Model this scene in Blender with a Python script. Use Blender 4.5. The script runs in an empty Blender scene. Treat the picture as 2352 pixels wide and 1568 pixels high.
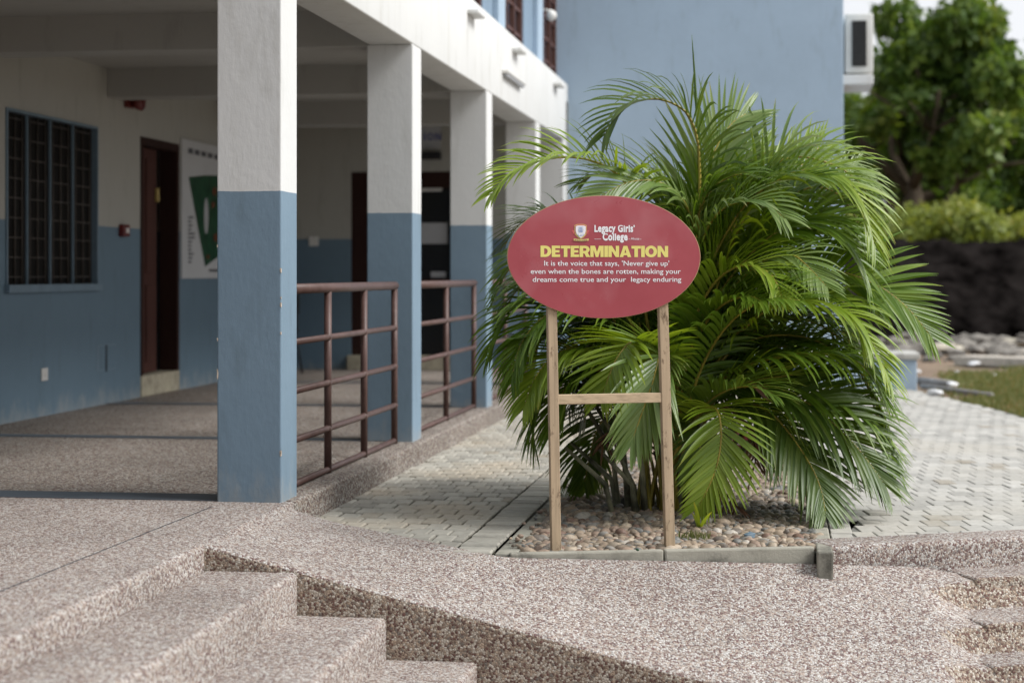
import bpy, bmesh, math, random
import numpy as np
from mathutils import Vector, Matrix, Euler
random.seed(7); np.random.seed(7)
R = math.radians
S = bpy.context.scene
C = S.collection

# ------------------------------------------------------------------ camera, sky, sun, exposure
TH = R(8.16); CT, ST = math.cos(TH), math.sin(TH)
FPX, HX, HY, CH = 4247.0, 1176.0, 628.0, 1.05      # focal length in photo units, horizon point, camera height over the hall floor
cam_d = bpy.data.cameras.new('camera'); cam = bpy.data.objects.new('camera', cam_d); C.objects.link(cam)
cam.location = (0, 0, CH); cam.rotation_euler = (R(90), 0, TH)
cam_d.lens = 65.0; cam_d.sensor_width = 36; cam_d.shift_y = -0.0663
cam_d.clip_start = 0.05; cam_d.clip_end = 2000
cam_d.dof.use_dof = True; cam_d.dof.focus_distance = 8.0; cam_d.dof.aperture_fstop = 2.15
S.camera = cam

SUN_EL, SUN_AZ = R(44), R(96)      # azimuth clockwise from +Y : the bright part of the overcast sky is on the right
w = bpy.data.worlds.new('World'); S.world = w; w.use_nodes = True
nt = w.node_tree; nt.nodes.clear()
out = nt.nodes.new('ShaderNodeOutputWorld'); bg = nt.nodes.new('ShaderNodeBackground')
sky = nt.nodes.new('ShaderNodeTexSky'); sky.sky_type = 'NISHITA'; sky.sun_disc = False
sky.sun_elevation = SUN_EL; sky.sun_rotation = SUN_AZ; sky.air_density = 1.0; sky.dust_density = 4.0
cl = nt.nodes.new('ShaderNodeTexNoise'); cl.inputs['Scale'].default_value = 2.2; cl.inputs['Detail'].default_value = 5
cr = nt.nodes.new('ShaderNodeValToRGB')
cr.color_ramp.elements[0].position = .3; cr.color_ramp.elements[0].color = (8.3, 8.5, 8.9, 1)
cr.color_ramp.elements[1].position = .7; cr.color_ramp.elements[1].color = (10.2, 10.3, 10.5, 1)
mx = nt.nodes.new('ShaderNodeMixRGB'); mx.inputs[0].default_value = .93
tc = nt.nodes.new('ShaderNodeTexCoord')
nt.links.new(tc.outputs['Generated'], cl.inputs['Vector']); nt.links.new(cl.outputs[0], cr.inputs[0])
nt.links.new(sky.outputs[0], mx.inputs[1]); nt.links.new(cr.outputs[0], mx.inputs[2])
nt.links.new(mx.outputs[0], bg.inputs[0]); nt.links.new(bg.outputs[0], out.inputs[0])
bg.inputs[1].default_value = 0.043
sd = bpy.data.lights.new('sun', 'SUN'); sd.energy = 1.5; sd.angle = R(26); sd.color = (1, .99, .965)
sun = bpy.data.objects.new('sun', sd); C.objects.link(sun)
_v = Vector((math.sin(SUN_AZ)*math.cos(SUN_EL), math.cos(SUN_AZ)*math.cos(SUN_EL), math.sin(SUN_EL)))
sun.rotation_euler = _v.to_track_quat('Z', 'Y').to_euler()
S.view_settings.view_transform = 'Standard'; S.view_settings.look = 'None'
S.view_settings.exposure = 1.36; S.view_settings.gamma = 1; S.view_settings.use_curve_mapping = False
S.render.engine = 'CYCLES'; S.cycles.use_denoising = True; S.cycles.max_bounces = 8
S.cycles.sample_clamp_indirect = 6

# ------------------------------------------------------------------ survey helpers (photo point -> place)
def sdw(s, d, z=0.0): return Vector((s*CT - d*ST, s*ST + d*CT, z))
def PZ(x, y, z):
    d = FPX*(CH - z)/(y - HY); return sdw((x-HX)/FPX*d, d, z)
def PD(x, y, d): return sdw((x-HX)/FPX*d, d, CH - (y-HY)/FPX*d)
def YX(X, x):                       # Y where the wall plane X=const is seen at x
    t = (x-HX)/FPX; return X*(CT + t*ST)/(t*CT - ST)
def XY(Y, x):
    t = (x-HX)/FPX; return Y*(t*CT - ST)/(CT + t*ST)
def ZA(X, Y, y): return CH - (y-HY)/FPX*(-X*ST + Y*CT)

# ------------------------------------------------------------------ materials
M = {}
def nmat(name, rough=.7, spec=.3):
    m = bpy.data.materials.new(name); m.use_nodes = True; n = m.node_tree.nodes; b = n['Principled BSDF']
    b.inputs['Roughness'].default_value = rough
    b.inputs['Specular IOR Level'].default_value = spec
    M[name] = m; return m, m.node_tree, b
def N(t, kind, **kw):
    n = t.nodes.new(kind)
    for k, v in kw.items():
        if k in n.inputs: n.inputs[k].default_value = v
        else: setattr(n, k, v)
    return n
def ramp(t, stops, fac=None, mode='LINEAR'):
    r = t.nodes.new('ShaderNodeValToRGB'); cr = r.color_ramp; cr.interpolation = mode
    while len(cr.elements) < len(stops): cr.elements.new(.5)
    for e, (p, c) in zip(cr.elements, stops): e.position = p; e.color = (*c, 1)
    if fac is not None: t.links.new(fac, r.inputs[0])
    return r
def mixc(t, f, a, b, mode='MIX'):
    m = t.nodes.new('ShaderNodeMixRGB'); m.blend_type = mode
    for i, v in ((0, f), (1, a), (2, b)):
        if isinstance(v, (int, float)): m.inputs[i].default_value = v
        elif isinstance(v, tuple): m.inputs[i].default_value = (*v, 1)
        else: t.links.new(v, m.inputs[i])
    return m.outputs[0]
def mth(t, op, a, b=0.0):
    m = t.nodes.new('ShaderNodeMath'); m.operation = op
    for i, v in ((0, a), (1, b)):
        if isinstance(v, (int, float)): m.inputs[i].default_value = v
        else: t.links.new(v, m.inputs[i])
    return m.outputs[0]
def pos(t): return N(t, 'ShaderNodeNewGeometry').outputs['Position']
def scaled(t, v, s):
    m = t.nodes.new('ShaderNodeMapping'); m.inputs['Scale'].default_value = s; t.links.new(v, m.inputs['Vector']); return m.outputs[0]
def noise(t, v, scale, det=4, rough=.55):
    n = N(t, 'ShaderNodeTexNoise', Scale=scale, Detail=det, Roughness=rough); t.links.new(v, n.inputs['Vector']); return n.outputs[0]
def bump(t, b, h, strength=.3, dist=.004):
    n = N(t, 'ShaderNodeBump', Strength=strength, Distance=dist); t.links.new(h, n.inputs['Height']); t.links.new(n.outputs[0], b.inputs['Normal'])
def simple(name, col, rough=.6, spec=.3, var=.12, scale=8, bmp=.15, metal=0):
    m, t, b = nmat(name, rough, spec); p = pos(t); n = noise(t, p, scale)
    lo = tuple(c*(1-var) for c in col); hi = tuple(min(1, c*(1+var)) for c in col)
    t.links.new(ramp(t, [(.3, lo), (.7, hi)], n).outputs[0], b.inputs['Base Color'])
    b.inputs['Metallic'].default_value = metal
    if bmp: bump(t, b, noise(t, p, scale*9, 3), bmp, .003)
    return m

# painted plaster: blue dado below, off-white above, wavering masking line
WHITE = (.68, .685, .675); BLUE = (.175, .25, .32)
def painted(name, two=True, white=WHITE, blue=BLUE, streak=False):
    m, t, b = nmat(name, .62, .25); p = pos(t)
    sep = N(t, 'ShaderNodeSeparateXYZ'); t.links.new(p, sep.inputs[0])
    n1 = noise(t, p, 1.7, 5, .6); n2 = noise(t, p, 14, 4, .6); n3 = noise(t, scaled(t, p, (9, 9, .8)), 1.0, 4)
    bl = mixc(t, n1, tuple(c*.86 for c in blue), tuple(c*1.14 for c in blue))
    bl = mixc(t, mth(t, 'MULTIPLY', n2, .25), bl, tuple(c*1.35 for c in blue))
    wh = mixc(t, n1, tuple(c*.93 for c in white), tuple(min(1, c*1.05) for c in white))
    if streak:
        sf = ramp(t, [(.56, (0, 0, 0)), (.72, (1, 1, 1))], n3).outputs[0]
        wh = mixc(t, mth(t, 'MULTIPLY', sf, .22), wh, (.42, .40, .33))
    dirt = ramp(t, [(.55, (1, 1, 1)), (.8, (.78, .77, .74))], noise(t, scaled(t, p, (5, 5, 1.2)), 1.5, 6, .65)).outputs[0]
    if two:
        line = mth(t, 'ADD', sep.outputs[2], mth(t, 'MULTIPLY', noise(t, p, 18, 2), .008))
        f = mth(t, 'GREATER_THAN', line, 1.432)
        col = mixc(t, f, bl, wh)
    else: col = bl if streak is None else wh
    col = mixc(t, 1.0, col, dirt, 'MULTIPLY')
    scuff = ramp(t, [(.69, (1, 1, 1)), (.75, (.62, .62, .60))], noise(t, scaled(t, p, (1, 1, .5)), 7, 8, .8)).outputs[0]
    col = mixc(t, 1.0, col, scuff, 'MULTIPLY')
    if two:
        low = mth(t, 'SUBTRACT', .30, sep.outputs[2]); low = mth(t, 'ADD', mth(t, 'MULTIPLY', low, 1.2), mth(t, 'MULTIPLY', noise(t, scaled(t, p, (1, 1, .4)), 9, 6, .75), .9))
        col = mixc(t, ramp(t, [(.66, (0, 0, 0)), (.95, (.75, .75, .75))], low).outputs[0], col, (.33, .34, .33))
    t.links.new(col, b.inputs['Base Color'])
    h = mth(t, 'ADD', noise(t, scaled(t, p, (1, 1, .35)), 60, 4), mth(t, 'MULTIPLY', n2, 1.5))
    bump(t, b, h, .35, .003); return m
painted('hall_paint'); painted('white_paint', False, streak=True); painted('shaded_white', False, streak=False, white=(.385, .38, .36))  # the last white is lowered to carry the shade inside the hall
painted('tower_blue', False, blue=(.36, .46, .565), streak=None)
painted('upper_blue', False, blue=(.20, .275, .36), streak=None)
painted('shaded_ceiling_paint', False, streak=False, white=(.385, .38, .36))  # white darkened too, indoor shade is part of the colour
painted('shaded_hall_paint', white=(.40, .395, .36), blue=(.13, .195, .25))  # hall paint again with the indoor shade put into both colours

# washed pebble aggregate
def aggregate(name, tint=(1, 1, 1), mortar=(.34, .28, .22), scale=78, bri=1.0):
    m, t, b = nmat(name, .8, .25); p = pos(t)
    wob = N(t, 'ShaderNodeTexNoise', Scale=40); t.links.new(p, wob.inputs['Vector'])
    pv = t.nodes.new('ShaderNodeMixRGB'); pv.blend_type = 'ADD'; pv.inputs[0].default_value = .008
    t.links.new(p, pv.inputs[1]); t.links.new(wob.outputs['Color'], pv.inputs[2])
    v = N(t, 'ShaderNodeTexVoronoi', Scale=scale); t.links.new(pv.outputs[0], v.inputs['Vector'])
    ve = N(t, 'ShaderNodeTexVoronoi', Scale=scale); ve.feature = 'DISTANCE_TO_EDGE'; t.links.new(pv.outputs[0], ve.inputs['Vector'])
    sp = N(t, 'ShaderNodeSeparateColor'); t.links.new(v.outputs['Color'], sp.inputs[0])
    st = [(0, (.62, .58, .53)), (.20, (.50, .40, .33)), (.36, (.19, .105, .095)), (.50, (.70, .67, .63)), (.62, (.30, .23, .19)), (.74, (.145, .08, .075)), (.86, (.42, .35, .30)), (.95, (.22, .20, .19))]
    st = [(q, tuple(min(.9, c*k*bri) for c, k in zip(col, tint))) for q, col in st]
    col = ramp(t, st, sp.outputs[0], 'CONSTANT').outputs[0]
    e = ramp(t, [(.02, (0, 0, 0)), (.10, (1, 1, 1))], ve.outputs['Distance']).outputs[0]
    col = mixc(t, e, tuple(c*bri for c in mortar), col)
    big = ramp(t, [(.35, (.86, .85, .84)), (.68, (1.08, 1.07, 1.06))], noise(t, p, 1.3, 5, .6)).outputs[0]
    col = mixc(t, 1.0, col, big, 'MULTIPLY')
    t.links.new(col, b.inputs['Base Color'])
    bump(t, b, mth(t, 'MULTIPLY', ramp(t, [(0, (0, 0, 0)), (.25, (1, 1, 1))], ve.outputs['Distance']).outputs[0], 1), .7, .004)
    return m
aggregate('aggregate', (.95, .965, 1.0), (.34, .31, .28), scale=130)
aggregate('aggregate_shaded_face', (.86, .82, .77), (.245, .21, .165), 112)  # darker copy for upright faces, their shade and dirt in the colour
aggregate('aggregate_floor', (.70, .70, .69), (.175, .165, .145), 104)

def pavermat(name, base, warm):
    m, t, b = nmat(name, .85, .2); p = pos(t)
    oi = N(t, 'ShaderNodeObjectInfo'); at = N(t, 'ShaderNodeAttribute'); at.attribute_name = 'rnd'
    r = mth(t, 'FRACT', mth(t, 'ADD', oi.outputs['Random'], at.outputs['Fac']))
    c = ramp(t, [(0, tuple(x*.80 for x in base)), (.5, base), (.93, tuple(x*1.13 for x in base)), (1, (base[0]*.72, base[1]*.66, base[2]*.58))], r).outputs[0]
    c = mixc(t, ramp(t, [(.5, (0, 0, 0)), (.68, (1, 1, 1))], noise(t, p, .9, 4)).outputs[0], c, warm)
    c = mixc(t, 1, c, ramp(t, [(.25, (.78, .78, .77)), (.75, (1.1, 1.1, 1.1))], noise(t, p, 22, 6, .7)).outputs[0], 'MULTIPLY')
    c = mixc(t, 1, c, ramp(t, [(.62, (1, 1, 1)), (.74, (.62, .62, .58))], noise(t, p, 5, 6, .7)).outputs[0], 'MULTIPLY')
    t.links.new(c, b.inputs['Base Color']); bump(t, b, noise(t, p, 160, 4, .7), .5, .003); return m
pavermat('paver_left', (.385, .365, .32), (.43, .375, .30))
pavermat('paver_right', (.46, .445, .415), (.47, .445, .40))
simple('joint_soil', (.05, .046, .034), .95, .1, .5, 30, .5); simple('joint_sand', (.17, .165, .15), .95, .1, .5, 14, .5)
m, t, b = nmat('pebble', .55, .35); p = pos(t); oi = N(t, 'ShaderNodeObjectInfo'); at = N(t, 'ShaderNodeAttribute'); at.attribute_name = 'rnd'
r_ = mth(t, 'FRACT', mth(t, 'ADD', oi.outputs['Random'], at.outputs['Fac']))
c_ = ramp(t, [(0, (.36, .285, .215)), (.15, (.25, .20, .155)), (.28, (.46, .385, .30)), (.40, (.20, .17, .145)), (.5, (.33, .245, .19)), (.62, (.20, .20, .19)), (.70, (.40, .315, .235)), (.82, (.29, .27, .245)), (.9, (.23, .15, .115)), (.96, (.50, .46, .41))], r_, 'CONSTANT').outputs[0]
c_ = mixc(t, 1, c_, ramp(t, [(.3, (.62, .62, .62)), (.7, (1.05, 1.03, 1.0))], noise(t, p, 60, 4, .6)).outputs[0], 'MULTIPLY')
t.links.new(c_, b.inputs['Base Color']); bump(t, b, noise(t, p, 300, 3), .15, .002)

def concrete(name, col):
    m, t, b = nmat(name, .9, .15); p = pos(t)
    c = ramp(t, [(.25, tuple(x*.6 for x in col)), (.5, col), (.8, tuple(x*1.15 for x in col))], noise(t, p, 7, 7, .7)).outputs[0]
    c = mixc(t, ramp(t, [(.50, (0, 0, 0)), (.66, (1, 1, 1))], noise(t, p, 3.2, 6, .75)).outputs[0], c, tuple(x*.35 for x in col))
    t.links.new(c, b.inputs['Base Color']); bump(t, b, noise(t, p, 90, 5, .7), .6, .004); return m
concrete('kerb_concrete', (.34, .325, .275)); concrete('threshold', (.42, .38, .29)); concrete('slab_concrete', (.5, .49, .46))
concrete('soil_bed', (.10, .08, .06))

def wood(name, col, knots=True, ax=(60, 60, 2.5)):
    m, t, b = nmat(name, .75, .2); tcn = N(t, 'ShaderNodeTexCoord').outputs['Object']
    g = noise(t, scaled(t, tcn, ax), 1.0, 5, .65)
    c = ramp(t, [(.25, tuple(x*.62 for x in col)), (.5, col), (.8, tuple(min(1, x*1.22) for x in col))], g).outputs[0]
    if knots:
        k = ramp(t, [(.57, (1, 1, 1)), (.66, (.25, .21, .19))], noise(t, scaled(t, tcn, (26, 26, 9)), 1.0, 4, .8)).outputs[0]
        c = mixc(t, .8, c, k, 'MULTIPLY')
    t.links.new(c, b.inputs['Base Color']); bump(t, b, g, .4, .002); return m
wood('post_wood', (.44, .335, .225)); wood('batten_wood', (.50, .385, .255), False, (2.5, 60, 60)); wood('plank_wood', (.47, .42, .36), False, (2.5, 30, 30))
wood('door_wood', (.075, .030, .023), False); wood('frame_wood', (.032, .013, .010), False)

# metals, plastics, print
m, t, b = nmat('rail_paint', .45, .35); p = pos(t)
c = ramp(t, [(.3, (.075, .040, .033)), (.65, (.115, .066, .057))], noise(t, p, 12, 5)).outputs[0]
c = mixc(t, ramp(t, [(.66, (0, 0, 0)), (.72, (1, 1, 1))], noise(t, p, 25, 5, .7)).outputs[0], c, (.24, .18, .15))
t.links.new(c, b.inputs['Base Color']); bump(t, b, noise(t, p, 60, 3), .2, .002)
simple('frame_blue', (.15, .215, .27), .5, .4, .1, 12, .1)
simple('grille_brown', (.07, .06, .052), .6, .3, .1)
simple('window_brown', (.11, .05, .038), .45, .4, .1)
simple('alarm_red', (.13, .011, .009), .35, .5, .08, 20, 0)
simple('plastic_white', (.68, .67, .64), .4, .4, .04, 10, 0)
simple('ac_white', (.66, .66, .63), .45, .4, .06, 6, 0)
simple('dark_grille', (.035, .035, .035), .5, .3, .2, 20, 0)
simple('unlit_black', (.012, .011, .010), .8, .1, .2, 4, 0)  # black colour stands for the unlit depth of rooms behind openings
simple('strip_tile', (.085, .10, .118), .35, .4, .12, 6, .05)
simple('paper_white', (.42, .43, .45), .5, .3, .05, 5, 0)
simple('poster_white', (.54, .55, .56), .45, .3, .04, 3, 0)
simple('print_green', (.012, .062, .027), .4, .3, .45, 9, 0)
simple('print_dark', (.10, .10, .11), .5, .2, .1, 9, 0)
simple('print_red', (.14, .045, .02), .5, .2, .3, 30, 0)
simple('print_navy', (.10, .11, .28), .5, .2, .1, 9, 0)
simple('letter_white', (.80, .80, .82), .45, .3, .02, 9, 0)
simple('letter_yellow', (.74, .66, .20), .45, .3, .03, 9, 0)
simple('crest_gold', (.60, .46, .17), .4, .4, .2, 60, 0)
simple('crest_red', (.55, .12, .11), .4, .4, .05, 20, 0)
simple('crest_blue', (.22, .30, .58), .4, .4, .05, 20, 0)
simple('chair_black', (.02, .02, .022), .4, .4, .1, 9, 0)
simple('rock', (.20, .185, .165), .9, .15, .75, 2.5, .6)
simple('rock_pale', (.50, .46, .38), .9, .15, .2, 5, .5)
simple('blue_stone', (.14, .20, .25), .6, .3, .35, 30, .5)
simple('plastic_bag', (.78, .78, .79), .4, .4, .06, 12, 0)
simple('pole_grey', (.24, .23, .22), .6, .3, .2, 9, .1)
simple('chip_plaster', (.50, .42, .34), .9, .1, .4, 60, .5)
simple('soil_dark', (.010, .0085, .008), 1.0, .0, .9, 2.2, .9)
simple('grime_line', (.05, .06, .07), .9, .1, .2, 20, 0)
m, t, b = nmat('pane_glass', .08, .6); b.inputs['Base Color'].default_value = (.045, .075, .115, 1)
m, t, b = nmat('dark_glass', .25, .35); b.inputs['Base Color'].default_value = (.012, .013, .014, 1)
m, t, b = nmat('board_face', .34, .45); p = pos(t)
c = ramp(t, [(.3, (.315, .050, .064)), (.7, (.375, .070, .086))], noise(t, p, 4, 5)).outputs[0]
c = mixc(t, mth(t, 'MULTIPLY', ramp(t, [(.5, (0, 0, 0)), (.68, (1, 1, 1))], noise(t, p, 3.2, 3)).outputs[0], .38), c, (.46, .19, .21))  # pale cloudy patches: sky sheen mixed into the board colour
c = mixc(t, mth(t, 'MULTIPLY', ramp(t, [(.6, (0, 0, 0)), (.72, (1, 1, 1))], noise(t, scaled(t, p, (14, 14, 14)), 1, 7, .75)).outputs[0], .3), c, (.42, .17, .18))
t.links.new(c, b.inputs['Base Color']); bump(t, b, noise(t, p, 9, 5, .6), .12, .004)
t.links.new(ramp(t, [(.35, (.26,)*3), (.7, (.48,)*3)], noise(t, p, 6, 5)).outputs[0], b.inputs['Roughness'])
simple('board_edge', (.36, .25, .14), .8, .2, .2, 30, .3)

# foliage
def foliage(name, cols, rough=.38, trans=.35, scale=3.0, spec=.5):
    m, t, b = nmat(name, rough, spec); p = pos(t)
    at = N(t, 'ShaderNodeAttribute'); at.attribute_name = 'rnd'
    f = mth(t, 'ADD', mth(t, 'MULTIPLY', at.outputs['Fac'], .6), mth(t, 'MULTIPLY', noise(t, p, scale, 3), .5))
    c = ramp(t, [(.2, cols[0]), (.5, cols[1]), (.78, cols[2]), (.92, (cols[2][0]*1.25, cols[2][1]*.95, cols[2][2]))], f).outputs[0]
    t.links.new(c, b.inputs['Base Color'])
    tr = N(t, 'ShaderNodeBsdfTranslucent'); t.links.new(mixc(t, 1, c, (1.35, 1.25, .5), 'MULTIPLY'), tr.inputs[0])
    ms = N(t, 'ShaderNodeMixShader'); ms.inputs[0].default_value = trans
    o = t.nodes['Material Output']; t.links.new(b.outputs[0], ms.inputs[1]); t.links.new(tr.outputs[0], ms.inputs[2]); t.links.new(ms.outputs[0], o.inputs[0])
    return m
foliage('frond_green', ((.05, .105, .010), (.11, .20, .016), (.19, .285, .032)), .36, .36)
foliage('frond_bright', ((.125, .215, .014), (.20, .30, .024), (.30, .39, .05)), .36, .40)
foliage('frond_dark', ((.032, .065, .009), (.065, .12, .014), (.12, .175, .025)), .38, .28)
foliage('frond_grey', ((.095, .165, .035), (.16, .245, .06), (.25, .325, .12)), .30, .30)
foliage('dead_leaf', ((.05, .025, .018), (.10, .05, .03), (.16, .09, .05)), .7, .15, spec=.2)
simple('rachis', (.30, .24, .04), .45, .4, .35, 6, 0)
simple('cane', (.19, .185, .12), .6, .3, .8, 9, .3)
foliage('tree_leaf', ((.035, .075, .015), (.085, .155, .028), (.18, .26, .055)), .45, .38, .8, .35)
foliage('bush_leaf', ((.12, .16, .035), (.21, .26, .055), (.32, .36, .10)), .5, .4, .9, .3)
foliage('grass_leaf', ((.11, .14, .05), (.17, .20, .075), (.25, .25, .12)), .6, .3, 1.2, .2)
foliage('red_leaf', ((.06, .012, .015), (.12, .02, .025), (.05, .05, .02)), .5, .2, 4, .3)
simple('bark', (.09, .07, .05), .9, .1, .4, 12, .7)
m, t, b = nmat('ground_dirt', .95, .1); p = pos(t)
c = ramp(t, [(.3, (.15, .105, .075)), (.5, (.25, .185, .135)), (.72, (.19, .165, .105))], noise(t, p, .8, 7, .7)).outputs[0]
t.links.new(mixc(t, 1, c, ramp(t, [(.3, (.7,)*3), (.7, (1.2,)*3)], noise(t, p, 14, 6, .7)).outputs[0], 'MULTIPLY'), b.inputs['Base Color']); bump(t, b, noise(t, p, 12, 6), .8, .03)

# ------------------------------------------------------------------ mesh helpers
def meta(o, label=None, cat=None, group=None, kind=None):
    if label: o['label'] = label
    if cat: o['category'] = cat
    if group: o['group'] = group
    if kind: o['kind'] = kind
    return o
def thing(name, label, cat, loc=(0, 0, 0), group=None):
    o = bpy.data.objects.new(name, None); C.objects.link(o); o.location = loc; o.empty_display_size = .1
    return meta(o, label, cat, group)
def par(o, parent):
    if parent is not None:
        o.parent = parent
        bpy.context.view_layer.update() if False else None
        o.matrix_parent_inverse = Matrix.Translation(-Vector(parent_world(parent)))
    return o
def parent_world(p):
    v = Vector(p.location)
    return v
class MB:
    def __init__(s): s.v = []; s.f = []; s.mi = []; s.cur = 0; s.sm = []
    def add(s, vs, fs, smooth=False):
        k = len(s.v); s.v += [tuple(v) for v in vs]
        for f in fs: s.f.append(tuple(i+k for i in f)); s.mi.append(s.cur); s.sm.append(smooth)
    def box(s, a, b):
        x0, y0, z0 = [min(p, q) for p, q in zip(a, b)]; x1, y1, z1 = [max(p, q) for p, q in zip(a, b)]
        s.add([(x0,y0,z0),(x1,y0,z0),(x1,y1,z0),(x0,y1,z0),(x0,y0,z1),(x1,y0,z1),(x1,y1,z1),(x0,y1,z1)],
              [(0,3,2,1),(4,5,6,7),(0,1,5,4),(1,2,6,5),(2,3,7,6),(3,0,4,7)])
    def obox(s, o, u, v, wv):        # oriented box: corner o, edge vectors
        o, u, v, wv = Vector(o), Vector(u), Vector(v), Vector(wv)
        p = [o, o+u, o+u+v, o+v]; p += [q+wv for q in p]
        s.add(p, [(0,3,2,1),(4,5,6,7),(0,1,5,4),(1,2,6,5),(2,3,7,6),(3,0,4,7)])
    def prism(s, poly, ext):         # poly: list of 3D points, ext vector
        n = len(poly); e = Vector(ext); p = [Vector(q) for q in poly]
        s.add(p + [q+e for q in p], [tuple(range(n))[::-1], tuple(range(n, 2*n))] + [(i, (i+1) % n, (i+1) % n+n, i+n) for i in range(n)])
    def tube(s, pts, rad, seg=8, caps=True):
        pts = [Vector(p) for p in pts]; n = len(pts); rs = rad if isinstance(rad, (list, tuple)) else [rad]*n
        vs = []; up = Vector((0, 0, 1))
        for i, p in enumerate(pts):
            t = (pts[min(i+1, n-1)] - pts[max(i-1, 0)]).normalized()
            a = t.cross(up if abs(t.z) < .95 else Vector((1, 0, 0))).normalized(); b = t.cross(a).normalized()
            for k in range(seg):
                an = 2*math.pi*k/seg; vs.append(p + a*math.cos(an)*rs[i] + b*math.sin(an)*rs[i])
        fs = [(i*seg+k, i*seg+(k+1) % seg, (i+1)*seg+(k+1) % seg, (i+1)*seg+k) for i in range(n-1) for k in range(seg)]
        if caps: fs += [tuple(range(seg))[::-1], tuple(range((n-1)*seg, n*seg))]
        s.add(vs, fs, True)
    def build(s, name, mats, parent=None, bevel=0, seg=2, **kw):
        me = bpy.data.meshes.new(name); me.from_pydata(s.v, [], s.f)
        for m_ in (mats if isinstance(mats, (list, tuple)) else [mats]): me.materials.append(M[m_])
        me.polygons.foreach_set('material_index', s.mi); me.polygons.foreach_set('use_smooth', s.sm)
        bm = bmesh.new(); bm.from_mesh(me); bmesh.ops.recalc_face_normals(bm, faces=bm.faces); bm.to_mesh(me); bm.free()
        o = bpy.data.objects.new(name, me); C.objects.link(o)
        if bevel:
            bv = o.modifiers.new('bevel', 'BEVEL'); bv.width = bevel; bv.segments = seg; bv.limit_method = 'ANGLE'; bv.angle_limit = R(40)
            if seg > 2:
                for p_ in me.polygons: p_.use_smooth = True
        par(o, parent); return meta(o, **kw)
def boxo(name, mat, a, b, parent=None, bevel=0, seg=2, **kw):
    m_ = MB(); m_.box(a, b); return m_.build(name, mat, parent, bevel, seg, **kw)
def tubeo(name, mat, pts, r, parent=None, seg=12, **kw):
    m_ = MB(); m_.tube(pts, r, seg); return m_.build(name, mat, parent, **kw)
def npmesh(name, V, F, mats, rnd=None, smooth=True, mi=None):
    me = bpy.data.meshes.new(name); V = np.asarray(V, np.float32); F = np.asarray(F, np.int32); k = F.shape[1]
    me.vertices.add(len(V)); me.vertices.foreach_set('co', V.ravel())
    me.loops.add(F.size); me.loops.foreach_set('vertex_index', F.ravel())
    me.polygons.add(len(F)); me.polygons.foreach_set('loop_start', np.arange(0, F.size, k, dtype=np.int32)); me.polygons.foreach_set('loop_total', np.full(len(F), k, np.int32))
    me.polygons.foreach_set('use_smooth', np.full(len(F), smooth))
    for m_ in mats: me.materials.append(M[m_])
    if mi is not None: me.polygons.foreach_set('material_index', np.asarray(mi, np.int32))
    me.update(calc_edges=True)
    if rnd is not None:
        a = me.attributes.new('rnd', 'FLOAT', 'POINT'); a.data.foreach_set('value', np.asarray(rnd, np.float32))
    return me
def npobj(name, me, parent=None, **kw):
    o = bpy.data.objects.new(name, me); C.objects.link(o); par(o, parent); return meta(o, **kw)

# ================================================================== THE GROUND AND THE RAMP
XC = -2.25                                   # outer faces of the veranda columns
YCOL = [8.24, 11.33, 14.30, 17.30, 19.55]
XW = -5.35                                   # veranda wall
ZP = -.13                                    # paving level
g = MB()
ys = [-60, 9.28, 9.30, 30, 60, 120, 300, 700]
V = []; F = []
zs = [-.62, -.62, -.16, -.16, -.16, -.16, -.16, -.16]
xs = [-400, -60, -10, 0, 10, 60, 400]
for yy, zz in zip(ys, zs):
    for xx in xs: V.append((xx, yy, zz))
for j in range(len(ys)-1):
    for i in range(len(xs)-1):
        k = j*len(xs)+i; F.append((k, k+1, k+1+len(xs), k+len(xs)))
g.add(V, F); g.build('ground', 'ground_dirt', kind='structure')

def interp(x, pts):
    if x <= pts[0][0]: return pts[0][1]
    for (a, b), (c, d) in zip(pts, pts[1:]):
        if x <= c:
            t = (x-a)/(c-a); return b + (d-b)*t
    return pts[-1][1]
BACK_Y = [(-2.27, 8.27), (-2.06, 8.18), (-1.87, 8.13), (-1.666, 8.06), (-1.434, 7.89), (-1.268, 7.73), (-1.11, 7.69), (-.94, 7.745), (.181, 8.06), (1.089, 8.35), (3.2, 9.05)]
BACK_Z = [(-2.27, -.01), (-2.06, -.06), (-1.87, -.088), (-1.666, -.112), (-1.434, -.122), (-1.268, -.128), (-1.11, -.145), (-.94, -.150), (.181, -.198), (1.089, -.246), (3.2, -.30)]
FRONT_Z = [(-2.2, 0), (-1.8, -.097), (-1.1, -.26), (-.35, -.448), (.3, -.545), (.9, -.60), (3.2, -.61)]
YW = 6.93
def smooth_pts(x, pts): return (interp(x-.08, pts)+interp(x-.04, pts)+interp(x, pts)+interp(x+.04, pts)+interp(x+.08, pts))/5
r_ = MB(); V = []; F = []
NX = 104; cols = [-2.25 + 3.5*i/NX for i in range(NX+1)]
rows = [('w', -.62), ('w', None), ('e', .004, .012), ('e', .014, .004), ('e', .03, 0)] + [('g', k/64) for k in range(1, 65)] + [('b', 0)]
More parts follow.
